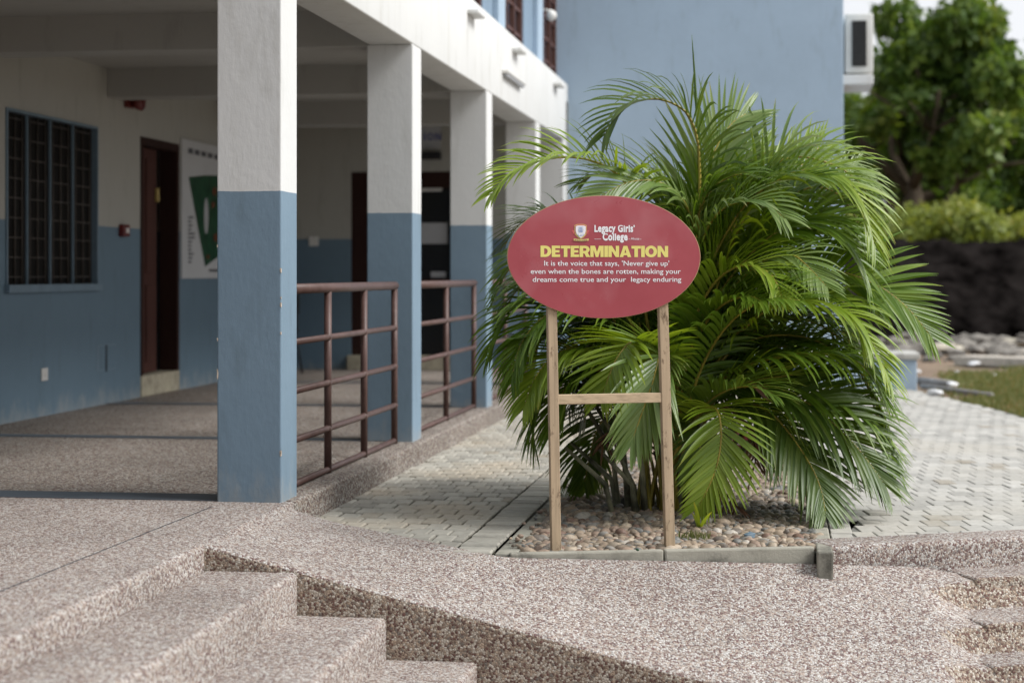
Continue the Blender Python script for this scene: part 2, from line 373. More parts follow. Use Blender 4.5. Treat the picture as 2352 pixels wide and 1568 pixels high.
for rr in rows:
    for x in cols:
        zf = smooth_pts(x, FRONT_Z) if x > -2.15 else interp(x, FRONT_Z); zb = smooth_pts(x, BACK_Z); yb = smooth_pts(x, BACK_Y)
        if rr[0] == 'w': V.append((x, YW, -.62 if rr[1] is not None else zf-.03))
        elif rr[0] == 'e': V.append((x, YW+rr[1], (zf-rr[2]) if x > -2.195 else -.002-rr[2]))
        elif rr[0] == 'g':
            t = rr[1]; y = YW+.03+(yb-YW-.03)*t
            tt = t; z = zf+(zb-zf)*tt + .004*math.sin(x*5+y*4)*t*(1-t)
            wq = max(0, min(1, (x-.60)/.24)); wq = wq*wq*(3-2*wq); yp = y-(x-.8)*.479
            zr = interp(yp, [(6.9, -.60), (7.38, -.60), (7.43, -.50), (7.66, -.492), (7.71, -.388), (8.03, -.378), (8.08, -.262), (8.6, -.252)])
            if x < -2.19: z = -.002 if x < -2.23 else .0012
            V.append((x, y, z*(1-wq)+zr*wq))
        else: V.append((x, yb+.02, -.62))
n = NX+1
for j in range(len(rows)-1):
    for i in range(NX): k = j*n+i; F.append((k, k+1, k+1+n, k+n))
F.append(tuple(j*n for j in range(len(rows)))); F.append(tuple(j*n+NX for j in range(len(rows)))[::-1])
r_.add(V, F, True); ro = r_.build('ramp', ['aggregate', 'aggregate_shaded_face'], kind='structure')
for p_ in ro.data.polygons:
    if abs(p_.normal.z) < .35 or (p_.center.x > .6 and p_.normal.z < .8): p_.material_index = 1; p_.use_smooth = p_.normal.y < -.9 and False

# landing and hall floor, stairs
boxo('landing', 'aggregate', (-10, 2.2, -.62), (-2.2, 8.30, 0), bevel=.022, seg=4, kind='structure')
boxo('hall_floor', 'aggregate_floor', (-5.5, 8.302, -.62), (-2.2, 20.0, 0.0), bevel=.02, seg=4, kind='structure')
st = thing('staircase', 'pebble washed steps going down beside the ramp wall', 'stairs', (-1.7, 5, -.6))
for k, (x0, x1, z) in enumerate([(-2.199, -1.825, -.098), (-2.19, -1.475, -.262), (-2.18, -1.125, -.42), (-2.17, -.775, -.575)]):
    boxo('step', 'aggregate', (x0-(.0), 2.21+.002*k, -.62-.001*k), (x1, YW-.001-.001*k, z), st, .022, 4)
rs = thing('staircase', 'pebble washed steps cut into the right edge of the ramp', 'stairs', (1.2, 7.5, -.6))
u_ = Vector((math.cos(R(25.6)), math.sin(R(25.6)), 0)); v_ = Vector((-u_.y, u_.x, 0))
for (s_, yq, z, dep) in [(.82, 8.075, -.248, .5), (.82, 7.705, -.374, .9), (.82, 7.425, -.488, 1.2)]:
    o_ = Vector((s_+.02, yq+.04*.479-.008, -.63+z*.01)); m_ = MB(); m_.obox(o_, u_*2.6, v_*dep, (0, 0, z-o_.z)); so = m_.build('step', ['aggregate', 'aggregate_shaded_face'], rs, .016, 3)
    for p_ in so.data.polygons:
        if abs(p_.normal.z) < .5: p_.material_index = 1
# right hand kerb of washed pebbles that carries the paving
KA = sdw(1.365, 7.955, 0); KB = sdw(2.30, 8.245, 0); kd = (KB-KA).normalized(); kn = Vector((-kd.y, kd.x, 0))
m_ = MB(); m_.obox((KA.x, KA.y, -.5), kd*3.2, kn*.24, (0, 0, .5+ZP+.008)); m_.build('aggregate_kerb', ['aggregate'], bevel=.028, seg=4, kind='structure')

# dark tile strips across the floor at each column line
for yy, wd in ((YCOL[0]+.02, .235), (YCOL[1], .15), (YCOL[2], .14), (YCOL[3], .14)):
    x1 = XC-.305 if yy < 9 else XC-.1
    t_ = boxo('floor_strip', 'strip_tile', (-9 if yy < 9 else XW, yy, -.01), (x1, yy+wd, .004), bpy.data.objects['hall_floor'])
m_ = MB(); a_ = PZ(0, 1358, 0); b_ = PZ(488, 1163, 0); dd = (b_-a_).normalized(); nn = Vector((-dd.y, dd.x, 0))*.002
m_.prism([a_-dd*2-nn+Vector((0,0,.0005)), b_-nn+Vector((0,0,.0005)), b_+nn+Vector((0,0,.0005)), a_-dd*2+nn+Vector((0,0,.0005))], (0, 0, .0015)); m_.build('floor_joint', 'grime_line', bpy.data.objects['landing'])

# ================================================================== PAVING
def paver_mesh(name, a, b, mat, rnd):
    # a x b brick with chamfered arrises, 5 mm joints
    gp = .0044 if mat == 'paver_left' else .0014; x, y = a/2-gp, b/2-gp*(1.9 if mat == 'paver_left' else 1); c = .006 if mat == 'paver_left' else .0035; h = .05
    V = [(-x,-y,-h),(x,-y,-h),(x,y,-h),(-x,y,-h),(-x,-y,-c),(x,-y,-c),(x,y,-c),(-x,y,-c),(-x+c,-y+c,0),(x-c,-y+c,0),(x-c,y-c,0),(-x+c,y-c,0)]
    V = [(vx+random.uniform(-.0012,.0012), vy+random.uniform(-.0015,.0015), vz+random.uniform(-.001,.001)) for vx, vy, vz in V]
    F = [(0,1,5,4),(1,2,6,5),(2,3,7,6),(3,0,4,7),(4,5,9,8),(5,6,10,9),(6,7,11,10),(7,4,8,11),(8,9,10,11)]
    return npmesh(name, V, F, [mat], [rnd]*12, smooth=False)
def lay(name, mat, cells, a, b, ang, parent):
    """cells = list of (x, y, rot) ; the 290 nearest are objects, the others one joined mesh"""
    cells.sort(key=lambda c: (c[0]**2+c[1]**2))
    near, far = cells[:290], cells[290:]
    ms = [paver_mesh('paver', a, b, mat, random.random()) for _ in range(9)]
    for (x, y, rz) in near:
        o = bpy.data.objects.new('paver', random.choice(ms)); C.objects.link(o); o.parent = parent
        o.matrix_parent_inverse = Matrix.Translation(-parent_world(parent))
        dark = random.random() < .03
        if mat == 'paver_left' and rz == .0001: o.scale = (.48, 1, 1)
        o.location = (x, y, ZP+random.gauss(0, .0018)-(.006 if dark else 0)-(.004 if mat == 'paver_right' and x < .40 and rz > 0 else 0)); o.rotation_euler = (random.gauss(0, .006), random.gauss(0, .006), rz+random.gauss(0, .008))
    Vs = []; Fs = []; rn = []
    base = [np.array([v.co[:] for v in m_.vertices]) for m_ in ms]
    fb = np.array([p.vertices[:] for p in ms[0].polygons])
    for q, (x, y, rz) in enumerate(far):
        B = base[q % 9]*(np.array([.48, 1, 1]) if rz == .0001 else 1); c, s = math.cos(rz), math.sin(rz)
        P = np.empty_like(B); tz = random.gauss(0, .005)
        P[:, 0] = x + B[:, 0]*c - B[:, 1]*s; P[:, 1] = y + B[:, 0]*s + B[:, 1]*c; P[:, 2] = ZP + B[:, 2] + random.gauss(0, .0012) + B[:, 1]*tz
        Vs.append(P); Fs.append(fb+12*q); rn += [random.random()]*12
    if Vs:
        me = npmesh('far_pavers', np.concatenate(Vs), np.concatenate(Fs), [mat], rn, smooth=False)
        npobj('far_pavers', me, parent, kind='stuff')
def inpoly(x, y, poly):
    ins = False; n = len(poly)
    for i in range(n):
        (x1, y1), (x2, y2) = poly[i], poly[(i+1) % n]
        if (y1 > y) != (y2 > y) and x < (x2-x1)*(y-y1)/(y2-y1)+x1: ins = not ins
    return ins
GL, GR, GB = -1.10, .16, 13.2              # garden bed left, right, back
def bed(name, poly, z, mat='joint_soil'):
    m_ = MB(); m_.prism([(x, y, -.4) for x, y in poly], (0, 0, z+.4)); return m_.build(name, mat, kind='structure')
polyL = [(-2.2, 8.30)] + [(x, y+.06) for x, y in BACK_Y[1:7]] + [(-1.19, 7.77), (-1.19, GB+.1), (.24, GB+.1), (.24, 20.0), (-2.2, 20.0)]
pl = bed('left_paving', polyL, ZP-.012)
cells = []
a, b = .10, .195
i = 0; x = -1.19-a/2                       # two soldier columns along the bed
for c in range(2):
    y = 7.6 + .09*c
    while y < GB:
        cells.append((x, y+.05, R(90))) if c == 0 else None
        y += .10
b0 = -1.19-.184
cells = [(b0+.092, 7.68+.1*k, R(90)) for k in range(56)]
b = .178; y = 7.62; c = 0
while y < 20:
    x = (b0-a/2 if y < GB else .19) - (a/2 if c % 2 else 0)
    while x > -2.2-.04: cells.append((x, y, 0)); x -= a
    if c % 2 and y < GB: cells.append((b0-.026, y, 0.0001))
    y += b; c += 1
cells = [c_ for c_ in cells if interp(c_[0], BACK_Y)-.06 < c_[1] and c_[1] < 19.9]
lay('paver', 'paver_left', cells, a, b, 0, pl)
# right field, its courses square to the view line of the path
edge = [PZ(2100, 895, ZP), PZ(2150, 906, ZP), PZ(2230, 925, ZP), PZ(2300, 941, ZP), PZ(2352, 957, ZP), Vector((2.6, 14.0, ZP)), Vector((4.2, 12.3, ZP)), Vector((6, 11.4, ZP))]
kq = lambda t: (KA + kd*t + kn*.20)
polyR = [(.24, 8.1), (kq(0).x+.02, kq(0).y), (kq(3.1).x, kq(3.1).y), (6, 10.2)] + [(e.x, e.y) for e in edge[::-1]] + [(.9, 20.3), (.24, 20.3)]
pr = bed('right_paving', polyR, ZP-.007, 'joint_sand')
cells = [(.29, 8.24+.2*k, 0) for k in range(58)]
ux, uy = CT, ST; vx, vy = -ST, CT
b = .19; rr = 0; d = 8.0
while d < 21:
    s = 1.1 + (a/2 if rr % 2 else 0)
    while s < 5.5:
        x, y = s*ux+d*vx, s*uy+d*vy
        if x > .345 and ((x-KA.x)*kn.x+(y-KA.y)*kn.y) > .135 and inpoly(x, y+.12, polyR) and (y < 10.5 or inpoly(x+.05, y, polyR)): cells.append((x, y, TH+(R(0))))
        s += a
    d += b/1.0; rr += 1
cells = [c_ for c_ in cells if (c_[0] > .3 and c_[1] > 8.2) or (c_[0] < .3 and 8.05 < c_[1] < 20)]
lay('paver', 'paver_right', cells, a, b, 0, pr)

# garden kerbs
kb = thing('garden_kerb', 'weathered grey concrete kerb round the pebble bed', 'kerb', ((GL+GR)/2, 7.9, ZP))
def kerb(p0, p1, wdt, z0, z1):
    p0, p1 = Vector(p0), Vector(p1); d = (p1-p0); nrm = Vector((-d.y, d.x, 0)).normalized()*wdt
    m_ = MB(); m_.obox((p0.x, p0.y, z0), d, nrm, (0, 0, z1-z0)); m_.build('kerb_block', 'kerb_concrete', kb, .008, 2)
FA = sdw(-.01, 7.785, 0); FB = sdw(1.308, 7.968, 0)
fd = (FB-FA)
for k in range(2): kerb(FA+fd*(k*.5+.002), FA+fd*(k*.5+.498), 0.042, -.45, ZP+.003)
for k in range(6): kerb((-1.09, 7.74+.91*k, 0), (-1.09, 7.74+.91*k+.905, 0), .095, -.4, ZP-.004-.002*(k % 2))
KR = sdw(1.30, 7.90, 0)
for k in range(6): kerb((.235, 7.93+.91*k, 0), (.235, 7.93+.91*k+.905, 0), 0.068, -.45, ZP+.004-.003*(k % 2))
kerb((GR+.07, GB, 0), (GL-.09, GB, 0), .0-.08, -.4, ZP+.004)
m_ = MB(); m_.prism([(GL, 7.80, -.4), (FA.x+.1, FA.y+.05, -.4), (FB.x, FB.y+.05, -.4), (GR, 8.2, -.4), (GR, GB, -.4), (GL, GB, -.4)], (0, 0, .4+ZP-.045))
bedo = m_.build('pebble_bed', 'soil_bed', kind='structure')

# ================================================================== SCHOOL BUILDING
B = thing('school_building', 'grey blue and white school building with an open veranda', 'building', (-3.8, 14, 0))
for k, y in enumerate(YCOL):
    c_ = boxo('column', 'hall_paint', (XC-(.305 if k == 0 else .292), y, -.12 if k == 0 else -.02), (XC, y+.28, 2.48), B, .007, 2)
    if k == 0:
        rnd = random.Random(3)
        # paint knocked off the arrises
        for (cx, yy, z, rw, rh) in [(XC, y, ZA(XC, y, 621), .007, .013), (XC, y, ZA(XC, y, 700), .007, .012), (XC, y, ZA(XC, y, 684), .004, .006), (XC, y, ZA(XC, y, 765), .004, .007), (XC, y, ZA(XC, y, 1040), .008, .018), (XC-.305, y, ZA(XC-.305, y, 858), .007, .024), (XC-.305, y, ZA(XC-.305, y, 780), .005, .008), (XC-.305, y, ZA(XC-.305, y, 565), .004, .007)]:
            ring = []; n = 9; sgn = 1 if cx == XC else -1
            for q in range(n):
                an = 2*math.pi*q/n; rr_ = rnd.uniform(.7, 1.15); ring.append((rw*rr_*math.cos(an), rh*rr_*math.sin(an)))
            m_ = MB(); V = [(cx-sgn*.003+sgn*(-abs(p)*.6 if p < 0 else .0035), yy-.0012 if p < .3*rw else yy+abs(p)*.9, z+q_) for p, q_ in ring]
            V.append((cx-sgn*.001, yy-.0022, z)); m_.add(V, [(i, (i+1) % n, n) for i in range(n)]); m_.build('paint_chip', 'chip_plaster', c_)
    cap = None
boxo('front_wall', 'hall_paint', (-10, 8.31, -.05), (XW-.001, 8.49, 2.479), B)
for y in YCOL[1:4]: boxo('cross_beam', 'shaded_white', (XW, y+.001, 2.47), (XC-.286, y+.279, 2.72), B, .006)
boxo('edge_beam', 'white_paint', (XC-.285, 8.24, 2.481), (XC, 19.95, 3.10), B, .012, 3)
boxo('ceiling', 'shaded_ceiling_paint', (XW, 8.24, 2.70), (XC-.287, 19.79, 2.85), B)
boxo('front_beam', 'white_paint', (-10, 8.241, 2.48), (XC-.287, 8.52, 3.10), B, .01)
for y in (13.4, 15.72, 18.65):
    boxo('pier_cap', 'white_paint', (XC+.001, y-.02, 2.956), (XC+.085, y+.30, 2.99), B, .01)
# upper storey over the veranda with an unseen slab added over the landing
def wall_openings(name, mat, X0, X1, Y0, Y1, Z0, Z1, ops, parent, axis='x'):
    m_ = MB(); ops = sorted(ops); cur = Y0
    def bx(a, b, z0, z1):
        if b-a > .002 and z1-z0 > .002:
            m_.box((X0, a, z0), (X1, b, z1)) if axis == 'x' else m_.box((a, X0, z0), (b, X1, z1))
    for (a, b, z0, z1) in ops:
        bx(cur, a, Z0, Z1); bx(a, b, Z0, z0); bx(a, b, z1, Z1); cur = b
    bx(cur, Y1, Z0, Z1); return m_.build(name, mat, parent)
XU = -2.37
uw = [(YX(XU, 1052), YX(XU, 1108), 3.16, 5.3), (YX(XU, 1149), YX(XU, 1202), 3.16, 5.3), (YX(XU, 1237), YX(XU, 1281)-.02, 3.16, 5.3)]
wall_openings('upper_wall', 'upper_blue', XU-.2, XU, 8.3, 20.0, 2.86, 7.2, uw, B)
for (a, b, z0, z1) in uw:
    wn = boxo('upper_window', 'pane_glass', (XU-.12, a+.001, z0+.001), (XU-.10, b-.001, z1-.001), B)
    for q in range(4):
        yy = a + (b-a-.05)*q/3; boxo('window_bar', 'window_brown', (XU-.06, yy, z0), (XU-.01, yy+.05, z1), wn)
    z = z0+.1
    while z < z1: boxo('window_bar', 'window_brown', (XU-.045, a, z), (XU-.02, b, z+.025), wn); z += .235
    boxo('pilaster', 'white_paint' if False else 'tower_blue', (XU+.001, a-.42, 3.0), (XU+.05, a-.03, 7.2), B, .006)
boxo('upper_block', 'upper_blue', (-10, 5.3, 3.11), (XU-.21, 22, 7.25), B)
boxo('landing_shade_slab', 'shaded_ceiling_paint', (-10, 1.8, 2.95), (XC-.3, 8.24, 3.10), B)  # added slab out of view, shades the landing and column fronts
boxo('west_sky_blocker', 'upper_blue', (-16, -14, -.6), (-10.01, 22, 7.25), B)  # added block out of view, cuts the sky light from the left
boxo('south_sky_blocker', 'upper_blue', (-10.0, -14, -.6), (4, -8, 7.25), B)  # added block behind the camera, darkens the faces turned towards it
boxo('stair_tower', 'tower_blue', (XU-.02, 20.001, -.4), (.70, 25, 9.0), B, .008)
# end wall of the veranda with the reception door
XA, XB = XY(19.8, 806), XY(19.8, 1040)
wall_openings('end_wall', 'shaded_hall_paint', 19.8, 19.999, XW, XC-.0, -.1, 2.9, [(XA, XB, -.1, 2.16)], B, 'y')
boxo('threshold', 'threshold', (XA-.03, 19.72, 0), (XB+.05, 19.99, .155), B, .008)
dr = boxo('glass_door', 'dark_glass', (XA+.2, 19.90, .156), (XB-.02, 19.93, 2.1), B)
boxo('door_frame', 'frame_wood', (XA, 19.82, .156), (XA+.20, 19.98, 2.159), dr); boxo('door_frame', 'frame_wood', (XA+.201, 19.82, 1.98), (XB, 19.98, 2.159), dr)
boxo('door_frame', 'frame_wood', (XA+.201, 19.84, .90), (XB, 19.89, .99), dr)
boxo('dark_room', 'unlit_black', (-12, 20.0, -.3), (XU-.03, 24, 2.9), B)
# long veranda wall
WY0, WY1 = YX(XW, 12), YX(XW, 223); WZ0, WZ1 = .955, 2.215
DY0, DY1 = YX(XW, 322), YX(XW, 410); DZ0, DZ1 = 0.0, 2.215
wall_openings('veranda_wall', 'shaded_hall_paint', XW-.2, XW, 8.5, 19.8, -.1, 2.9, [(WY0, WY1, WZ0, WZ1), (DY0, DY1, DZ0, DZ1)], B)
wn = boxo('barred_window', 'unlit_black', (XW-.05, WY0, WZ0), (XW-.04, WY1, WZ1), B)  # black sheet painted as the dark room behind the bars
fr = .022
boxo('window_frame', 'frame_blue', (XW-.039, WY0+.001, WZ0+.001), (XW+.012, WY0+fr, WZ1-.001), wn); boxo('window_frame', 'frame_blue', (XW-.039, WY1-fr, WZ0+.001), (XW+.012, WY1-.001, WZ1-.001), wn)
boxo('window_frame', 'frame_blue', (XW-.039, WY0+fr, WZ1-fr), (XW+.012, WY1-fr, WZ1-.001), wn); boxo('window_sill', 'frame_blue', (XW-.039, WY0-.02, WZ0-.04), (XW+.04, WY1+.02, WZ0+.015), wn)
bays = [WY0+.02] + [YX(XW, q) for q in (65, 118, 170)] + [WY1-.03]
for q in bays[1:4]: boxo('mullion', 'frame_blue', (XW-.02, q-.008, WZ0+.016), (XW-.004, q+.008, WZ1-fr), wn)
for a, b in zip(bays, bays[1:]):
    for t in (.22, .55, .88): tubeo('grille_bar', 'grille_brown', [(XW-.030, a+(b-a)*t, WZ0), (XW-.030, a+(b-a)*t, WZ1)], .007, wn, 6)
    for k in range(9):
        z = WZ0+.07+k*.141; tubeo('grille_bar', 'grille_brown', [(XW-.030, a+.03, z), (XW-.030, b-.06, z)], .006, wn, 6)
boxo('room_behind_window', 'unlit_black', (-9, 8.5, -.1), (XW-.201, 15.9, 2.9), B); boxo('room_behind_door', 'unlit_black', (-9, 15.95, -.1), (XW-.5, 19.8, 2.9), B)
boxo('threshold', 'threshold', (XW-.19, DY0+.002, 0), (XW+.014, DY1-.002, .178), B, .008)
df = boxo('door_frame', 'frame_wood', (XW-.16, DY1-.06, .18), (XW+.008, DY1-.001, DZ1-.002), B)
boxo('jamb', 'frame_wood', (XW-.16, DY0+.001, .18), (XW+.008, DY0+.06, DZ1-.002), df); boxo('jamb', 'frame_wood', (XW-.16, DY0+.06, DZ1-.07), (XW+.008, DY1-.06, DZ1-.002), df)
a_, b_ = DY0+.07, DY0+.07+.56
m_ = MB(); m_.box((XW-.12, a_, .19), (XW-.075, b_, DZ1-.08)); dl = m_.build('door_leaf', 'door_wood', B)
for z0, z1 in ((.28, .95), (1.05, 2.05)):
    for q0, q1 in ((.05, .22), (.27, .44)):
        boxo('door_panel', 'door_wood', (XW-.074, a_+q0, z0), (XW-.062, a_+q1, z1), dl, .006)
boxo('door_handle', 'crest_gold', (XW-.07, b_-.05, 1.68), (XW-.04, b_-.02, 1.80), dl, .004)
# chased square and scuffs left on the lower wall
for (x0, y0, x1, y1) in ((222, 795, 226, 852), (242, 792, 246, 853), (222, 793, 265, 796), (226, 850, 264, 852)):
    ya, yb = YX(XW, x0), YX(XW, x1); boxo('filled_chase', 'grime_line' if x0 == 242 else 'frame_blue', (XW+.0004, ya, ZA(XW, ya, y1)), (XW+.0018, yb, ZA(XW, ya, y0)), B)

# ================================================================== FIXTURES AND LOOSE THINGS IN THE VERANDA
def onwall(x0, y0, x1, y1):
    ya, yb = YX(XW, x0), YX(XW, x1); return ya, yb, ZA(XW, ya, y1), ZA(XW, ya, y0)
ya, yb, z0, z1 = onwall(279, 219, 306, 245)
t_ = thing('fire_alarm_sounder', 'red fire alarm sounder high on the wall near the door', 'alarm', (XW, ya, z0))
boxo('sounder_base', 'alarm_red', (XW+.001, ya+.05, z0), (XW+.05, yb-.05, z1), t_, .01); m_ = MB(); m_.tube([(XW+.05, (ya+yb)/2, (z0+z1)/2), (XW+.13, (ya+yb)/2-.02, (z0+z1)/2-.01)], [.045, .065], 16); m_.build('horn', 'alarm_red', t_)
ya, yb, z0, z1 = onwall(272, 515, 286, 543)
t_ = thing('fire_call_point', 'small red break glass box on the wall under the sounder', 'alarm', (XW, ya, z0))
boxo('case', 'alarm_red', (XW+.001, ya, z0), (XW+.05, yb, z1), t_, .008); boxo('glass_plate', 'plastic_white', (XW+.051, ya+.04, z0+.03), (XW+.055, yb-.04, z1-.03), t_)
ya, yb, z0, z1 = onwall(93, 846, 107, 875)
t_ = thing('power_socket', 'white power socket low on the blue wall under the window', 'socket', (XW, ya, z0)); boxo('plate', 'plastic_white', (XW+.001, ya, z0), (XW+.012, yb, z1), t_, .004); boxo('rocker', 'plastic_white', (XW+.013, ya+.05, z0+.03), (XW+.017, yb-.05, z1-.04), t_, .002)
ya, yb = YX(XW, 413), YX(XW, 600); zb, zt = 1.005, 2.27
pb = thing('notice_board', 'large white poster board with a green shield on the wall right of the door', 'poster', (XW, ya, zb))
boxo('board', 'poster_white', (XW+.001, ya, zb), (XW+.02, yb, zt), pb)
def pw(x, y, off=.0): Y = YX(XW, x); return (XW+.0215+off, Y, ZA(XW, Y, y))
m_ = MB(); m_.prism([pw(428, 407), pw(466, 403), pw(510, 404), pw(545, 407), pw(512, 590), pw(498, 588), pw(466, 612)], (.002, 0, 0)); m_.build('green_shield', 'print_green', pb)
m_ = MB(); m_.prism([pw(468+5.0*math.cos(q*math.pi/8), 496+42*math.sin(q*math.pi/8), .0025) for q in range(16)], (.001, 0, 0)); m_.build('white_needle', 'paper_white', pb)
m_ = MB()
for q in range(5): m_.prism([pw(427+q*15, 340+q*3.6, .0005), pw(438+q*15, 342+q*3.6, .0005), pw(438+q*15, 354+q*3.4, .0005), pw(427+q*15, 352+q*3.4, .0005)], (.001, 0, 0))
m_.build('title_print', 'print_dark', pb)
m_ = MB()
for q in range(12):
    yy = 497+q*9.3; wq = random.choice((9, 12, 15, 7)); m_.prism([pw(427, yy, .0005), pw(427+wq, yy, .0005), pw(427+wq, yy+4.5, .0005), pw(427, yy+4.5, .0005)], (.001, 0, 0))
m_.prism([pw(475, 618, .0005), pw(520, 618, .0005), pw(520, 624, .0005), pw(475, 624, .0005)], (.001, 0, 0)); m_.build('list_print', 'print_dark', pb)
for (x, y, rr_) in ((487, 440, 5), (484, 470, 4), (490, 545, 5), (472, 590, 3)):
    m_ = MB(); m_.prism([pw(x+rr_*math.cos(q*math.pi/4), y+2*rr_*math.sin(q*math.pi/4), .003) for q in range(8)], (.001, 0, 0)); m_.build('badge_print', 'print_red', pb)
def onend(x0, y0, x1, y1, Y=19.8): a, b = XY(Y, x0), XY(Y, x1); return a, b, ZA(a, Y, y1), ZA(a, Y, y0)
a, b, z0, z1 = onend(905, 289, 1013, 343)
sg = thing('door_sign', 'white sign with navy letters above the reception door', 'sign', (a, 19.8, z0))
boxo('sign_plate', 'paper_white', (a, 19.77, z0), (b, 19.799, z1), sg); boxo('sign_rail', 'print_navy', (a, 19.765, z1), (b, 19.799, z1+.012), sg)
a, b, z0, z1 = onend(905, 351, 1015, 368)
t_ = thing('door_closer_box', 'black box fixed between the white sign and the door', 'box', (a, 19.8, z0)); boxo('case', 'chair_black', (a, 19.70, z0), (b, 19.799, z1), t_, .01)
for (q, lab) in (((930, 512, 1028, 560), 'white notice taped to the glass of the reception door'), ((990, 624, 1024, 637), 'small white notice low on the reception door')):
    a, b, z0, z1 = onend(*q, Y=19.9); t_ = boxo('paper_notice', 'paper_white', (a, 19.885, z0), (b, 19.888, z1), label=lab, cat='notice')
a, b, z0, z1 = onend(940, 425, 1024, 440, Y=19.9)
m_ = MB(); m_.prism([(a, 19.885, z1), (b, 19.885, z1), (b-.05, 19.885, z0), (a, 19.885, z0)], (0, -.03, 0)); m_.build('reflection_strip', 'plastic_white', label='dull white strip standing for an indoor light reflection at the top of the reception door glass', cat='light')  # solid strip added for the reflection of an indoor light
a, b, z0, z1 = onend(710, 543, 732, 565)
t_ = boxo('light_switch', 'plastic_white', (a, 19.785, z0), (b, 19.799, z1), bevel=.004, label='white square light switch on the end wall beside the reception door', cat='switch')
# chair
ch = thing('chair', 'black chair standing at the far end of the veranda', 'chair', (XY(18.9, 640), 18.7, 0))
cx, cy = ch.location.x, 18.7
boxo('seat', 'chair_black', (cx-.22, cy-.2, .43), (cx+.22, cy+.22, .475), ch, .02); boxo('backrest', 'chair_black', (cx-.22, cy+.2, .62), (cx+.22, cy+.24, .95), ch, .02)
for sx in (-1, 1):
    for sy in (-1, 1): tubeo('leg', 'chair_black', [(cx+sx*.19, cy+sy*.17, .44), (cx+sx*.25, cy+sy*.22, .0)], .012, ch, 8)
    tubeo('back_post', 'chair_black', [(cx+sx*.19, cy+.2, .44), (cx+sx*.19, cy+.23, .66)], .012, ch, 8)
# wall light on the parapet
ya, yb = YX(XC+.05, 1167), YX(XC+.05, 1207)
t_ = thing('batten_light', 'white strip light fixed to the outer face of the parapet', 'light', (XC, ya, 2.68))
boxo('housing', 'plastic_white', (XC+.001, ya, 2.705), (XC+.055, yb, 2.735), t_, .008); boxo('diffuser', 'paper_white', (XC+.012, ya+.02, 2.682), (XC+.045, yb-.02, 2.704), t_, .008)
# solid globe and arm standing in for a lamp reflection in the upper window
lp = thing('globe_reflection', 'round white globe standing in for a lamp reflection in the upper window', 'lamp reflection', (XU, 18.9, 3.7))
py_ = YX(XU+.1, 1262); pz = ZA(XU+.1, py_, 36)
me = bpy.data.meshes.new('globe'); bm = bmesh.new(); bmesh.ops.create_uvsphere(bm, u_segments=16, v_segments=10, radius=.055, matrix=Matrix.Translation((XU+.12, py_, pz))); bm.to_mesh(me); bm.free()
for p_ in me.polygons: p_.use_smooth = True
me.materials.append(M['plastic_white']); npobj('globe', me, lp); tubeo('arm', 'plastic_white', [(XU+.0, py_, pz+.06), (XU+.12, py_, pz+.05)], .01, lp, 8)
# air conditioner
a0 = .73
ac = thing('air_conditioner', 'white outdoor air conditioner unit on the side of the blue tower', 'air conditioner', (.9, 20.4, 3.2))
zt, zb = ZA(a0, 20.4, 32), ZA(a0, 20.4, 168)
ax1 = XY(20.4, 2006)
boxo('casing', 'ac_white', (a0, 20.4, zb), (ax1, 21.2, zt), ac, .015, 3); w_ = ax1-a0
boxo('vent', 'dark_grille', (a0+w_*.24, 20.385, zb+.07), (ax1-w_*.24, 20.399, zt-.08), ac)
for k in range(16): boxo('vent_slat', 'dark_grille', (a0+w_*.24, 20.375, zb+.08+k*.031), (ax1-w_*.24, 20.384, zb+.095+k*.031), ac)
boxo('ledge', 'white_paint', (.701, 20.35, zb-.13), (ax1, 21.3, zb-.025), ac, .01)

# railings
def railing(y0, ypost, y1, label):
    X = -2.34; t = thing('railing', label, 'railing', (X, y0, 0), 'brown tube railings between the veranda columns')
    tubeo('handrail', 'rail_paint', [(X, y0, .975), (X, y1+.02, .975)], 0.026, t, 14)
    for z in (.715, .475, .235): tubeo('rail', 'rail_paint', [(X, y0, z), (X, y1, z)], .0168, t, 10)
    tubeo('rail', 'rail_paint', [(X, y0, .02), (X, y1, .02)], .0165, t, 10)
    for y in ypost:
        p_ = tubeo('post', 'rail_paint', [(X, y, .002), (X, y, .955)], .0205, t, 12)
        for z in (.715, .475, .235):
            m_ = MB(); m_.tube([(X, y-.026, z), (X, y-.014, z), (X, y+.014, z), (X, y+.026, z)], [.0169, .0215, .0215, .0169], 12); m_.build('weld', 'rail_paint', p_)
railing(8.53, (8.64, YX(-2.34, 753), YX(-2.34, 836), 11.2), 11.2, 'brown tube railing between the nearest two columns')
railing(11.62, (11.75, 13.0, 14.22), 14.22, 'brown tube railing between the second and third columns')
railing(14.60, (14.75, 15.9, 17.2), 17.2, 'brown tube railing behind the palm beyond the third column')

# low blue block with a pale slab at the tower foot
bx = PZ(2106, 893, ZP)
t_ = thing('manhole_plinth', 'low blue plinth with a pale concrete slab at the foot of the tower', 'plinth', (1.0, bx.y+.4, ZP))
boxo('plinth', 'tower_blue', (.2, bx.y, -.3), (bx.x, 19.99, .17), t_, .01); boxo('slab', 'slab_concrete', (.17, bx.y-.04, .171), (bx.x+.03, 19.99, .235), t_, .012)

